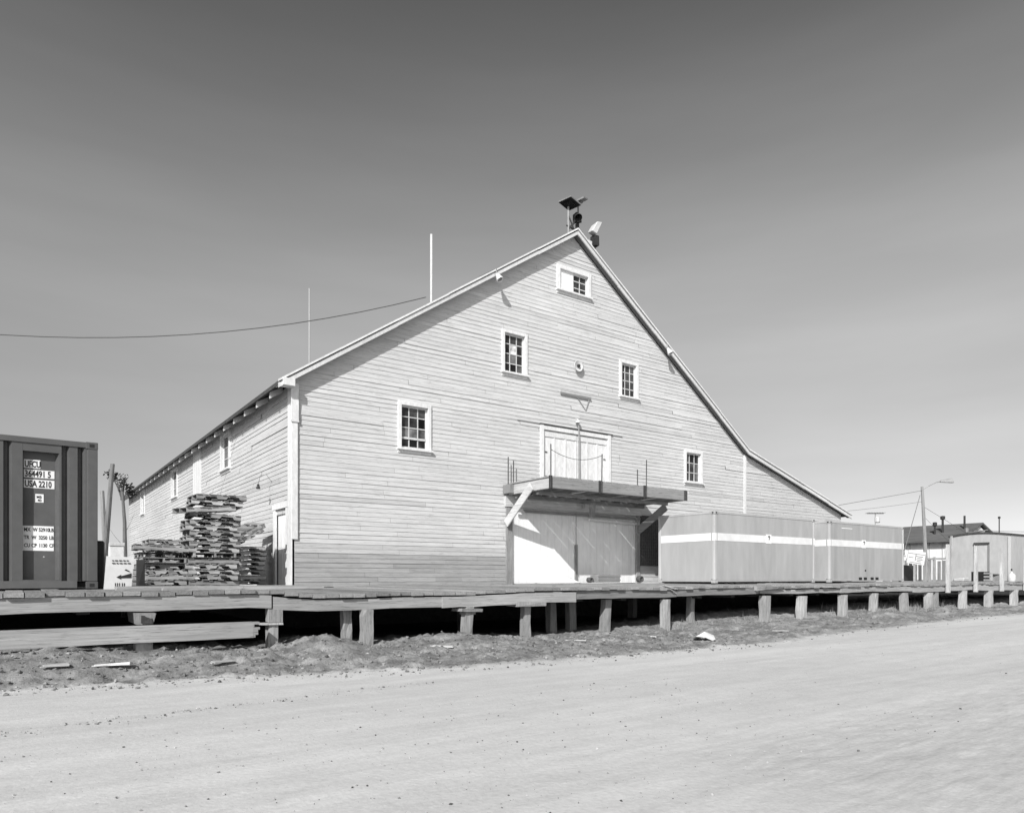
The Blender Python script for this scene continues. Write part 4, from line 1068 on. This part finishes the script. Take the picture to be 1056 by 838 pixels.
for k,(x,y,h,lab) in enumerate(((41.2,19.6,1.9,'slim post standing at the left end of the board fence'),(43.4,17.9,2.6,'slim post standing between the board fence and the shed'),(37.9,18.9,2.4,'slim post just left of the tilted white sign'))):
    mb=MB(); mb.bar((x,y,1.05),(x+random.uniform(-.08,.08),y,1.05+h),.09,.09,random.uniform(.7,1.3),up=(1,-.3,0)); tag(mb.build('post',M['wood_z']),lab,'post')
cr_=thing('crate','slatted dark crate beside the bench before the arched shed','crate',(42.0,15.9,1.06))
mb=MB(); mb.box(41.7,42.4,15.6,16.2,1.06,1.6,.35); mb.build('body',M['dark_wood'],cr_)
for k in range(3):
    mb=MB(); mb.box(41.66,42.44,15.56,15.598,1.10+.18*k,1.2+.18*k,1.1,j=.008); mb.build('slat',M['wood_x'],cr_)
mb=MB(); mb.bar((40.0,19.4,1.1),(41.6,19.1,1.75),.5,.04,.8,up=(-.5,-.8,.3)); tag(mb.build('leaning_board',M['wood_x']),'wide slanting grey board against the foot of the board fence','board')
# ------------------------------------------------------------------ loose debris on the bank
def debris(u,v,l,w,az,tn,label,roll=0,m='wood_x'):
    z=zg(u,v)+.02; mb=MB(); mb.box(-l/2,l/2,-w/2,w/2,0,.022,tn,j=.012)
    mb.box(-l/2-.04,-l/2,-w/2+.02,w/4,0.003,.018,tn)
    o=mb.build('loose_plank',M[m],None,loc=(0,0,0)); o.location=(u,v,z); o.rotation_euler=(R(roll),R(random.uniform(-4,4)),R(az)); tag(o,label,'plank')
debris(1.05,10.45,.42,.13,-25,2.1,'pale broken plank on the bank below the hanging post stub')
debris(.42,10.5,.26,.09,10,1.6,'small pale splinter board at the far left of the bank')
debris(2.35,10.2,.3,.1,20,1.5,'short pale board just right of the loose timber end',5)
debris(8.9,10.35,.4,.08,-10,1.9,'thin white lath on the bank under the loading door')
debris(9.75,10.2,.5,.10,5,1.9,'long pale lath lying near the leaning dock post')
debris(11.0,10.3,.25,.12,40,1.7,'small pale board beside the leaning dock post')
debris(14.5,9.6,.5,.1,0,1.7,'faint pale lath on the bank before the striped containers')
debris(6.0,10.5,.35,.08,-30,1.6,'grey splinter in front of the paired dock posts')
mb=MB()
for i in range(8):
    a=i/8*6.28; b=(i+1)/8*6.28; c=(11.55,9.4,zg(11.55,9.4)+.16)
    f=lambda t,k:(11.55+math.cos(t)*(.28+.06*math.sin(3*t+k)),9.4+math.sin(t)*.2,zg(11.55,9.4)+.03+.05*math.sin(2*t+1))
    mb.poly([c,f(a,0),f(b,0)],1)
tag(mb.build('crumpled_paper',M['cloth']),'crumpled white paper lying at the edge of the road','paper')

# ------------------------------------------------------------------ light, sky, camera
sun_dir=Vector((-1.32,-1.0,1.12)).normalized()
el=math.asin(sun_dir.z); 
sd=bpy.data.lights.new('sun','SUN'); sd.energy=4.8; sd.angle=R(.5); sd.color=(1,.995,.985)
so=bpy.data.objects.new('sun',sd); col.objects.link(so); so.rotation_euler=(-sun_dir).to_track_quat('-Z','Y').to_euler(); so.location=(-20,-20,20)
w=bpy.data.worlds.new('World'); scene.world=w; w.use_nodes=True; nt=w.node_tree; N=nt.nodes; L=nt.links
bg=N['Background']
sky=N.new('ShaderNodeTexSky'); sky.sky_type='NISHITA'; sky.sun_disc=False; sky.sun_elevation=el
sky.sun_rotation=math.atan2(sun_dir.x,sun_dir.y); sky.air_density=1.0; sky.dust_density=.6; sky.ozone_density=1.5
sp=N.new('ShaderNodeSeparateColor'); L.new(sky.outputs[0],sp.inputs[0])
# monochrome plate: the film sees the sky through a red filter
tc=N.new('ShaderNodeTexCoord'); sx=N.new('ShaderNodeSeparateXYZ'); L.new(tc.outputs['Generated'],sx.inputs[0])
cr=N.new('ShaderNodeValToRGB'); cr.color_ramp.interpolation='B_SPLINE'
cr.color_ramp.interpolation='CARDINAL'
E_=cr.color_ramp.elements; E_[0].position=0; E_[0].color=(.43,)*3+(1,); E_[1].position=1; E_[1].color=(.28,)*3+(1,)
for p_,v_ in ((.15,.58),(.26,.80),(.38,.95),(.48,.84),(.58,.64),(.66,.44)):
    e_=E_.new(p_); e_.color=(v_,v_,v_,1)
L.new(sx.outputs[2],cr.inputs[0])
nm=N.new('ShaderNodeMapping'); nm.inputs['Scale'].default_value=(1.5,1.5,9); L.new(tc.outputs['Generated'],nm.inputs[0])
nz=N.new('ShaderNodeTexNoise'); nz.inputs['Scale'].default_value=1.4; nz.inputs['Detail'].default_value=5; L.new(nm.outputs[0],nz.inputs[0])
mr=N.new('ShaderNodeMapRange'); mr.inputs['From Min'].default_value=.35; mr.inputs['From Max'].default_value=.75; mr.inputs['To Min'].default_value=.975; mr.inputs['To Max'].default_value=1.10; L.new(nz.outputs['Fac'],mr.inputs['Value'])
m1=N.new('ShaderNodeMath'); m1.operation='MULTIPLY'; L.new(sp.outputs[0],m1.inputs[0]); L.new(cr.outputs[0],m1.inputs[1])
m2=N.new('ShaderNodeMath'); m2.operation='MULTIPLY'; L.new(m1.outputs[0],m2.inputs[0]); L.new(mr.outputs[0],m2.inputs[1])
vd=N.new('ShaderNodeVectorMath'); vd.operation='DOT_PRODUCT'; vd.inputs[1].default_value=(.8148,-.5797,0); L.new(tc.outputs['Generated'],vd.inputs[0])
mz=N.new('ShaderNodeMapRange'); mz.inputs['From Min'].default_value=-.6; mz.inputs['From Max'].default_value=.6; mz.inputs['To Min'].default_value=.98; mz.inputs['To Max'].default_value=1.12; L.new(vd.outputs['Value'],mz.inputs['Value'])
m3=N.new('ShaderNodeMath'); m3.operation='MULTIPLY'; L.new(m2.outputs[0],m3.inputs[0]); L.new(mz.outputs['Result'],m3.inputs[1]); m2=m3
cc_=N.new('ShaderNodeCombineColor')
for i in range(3): L.new(m2.outputs[0],cc_.inputs[i])
L.new(cc_.outputs[0],bg.inputs[0]); bg.inputs[1].default_value=.12*2

cd=bpy.data.cameras.new('camera'); cam=bpy.data.objects.new('camera',cd); col.objects.link(cam)
cam.location=(0,0,1.3); cam.rotation_euler=(R(90),0,-(R(90)-math.atan((1540-528)/720)))
cd.lens=36*720/1056; cd.sensor_width=36; cd.shift_y=176/1056; cd.clip_start=.1; cd.clip_end=6000
scene.camera=cam
scene.view_settings.view_transform='Standard'; scene.view_settings.look='None'; scene.view_settings.exposure=0; scene.view_settings.gamma=1
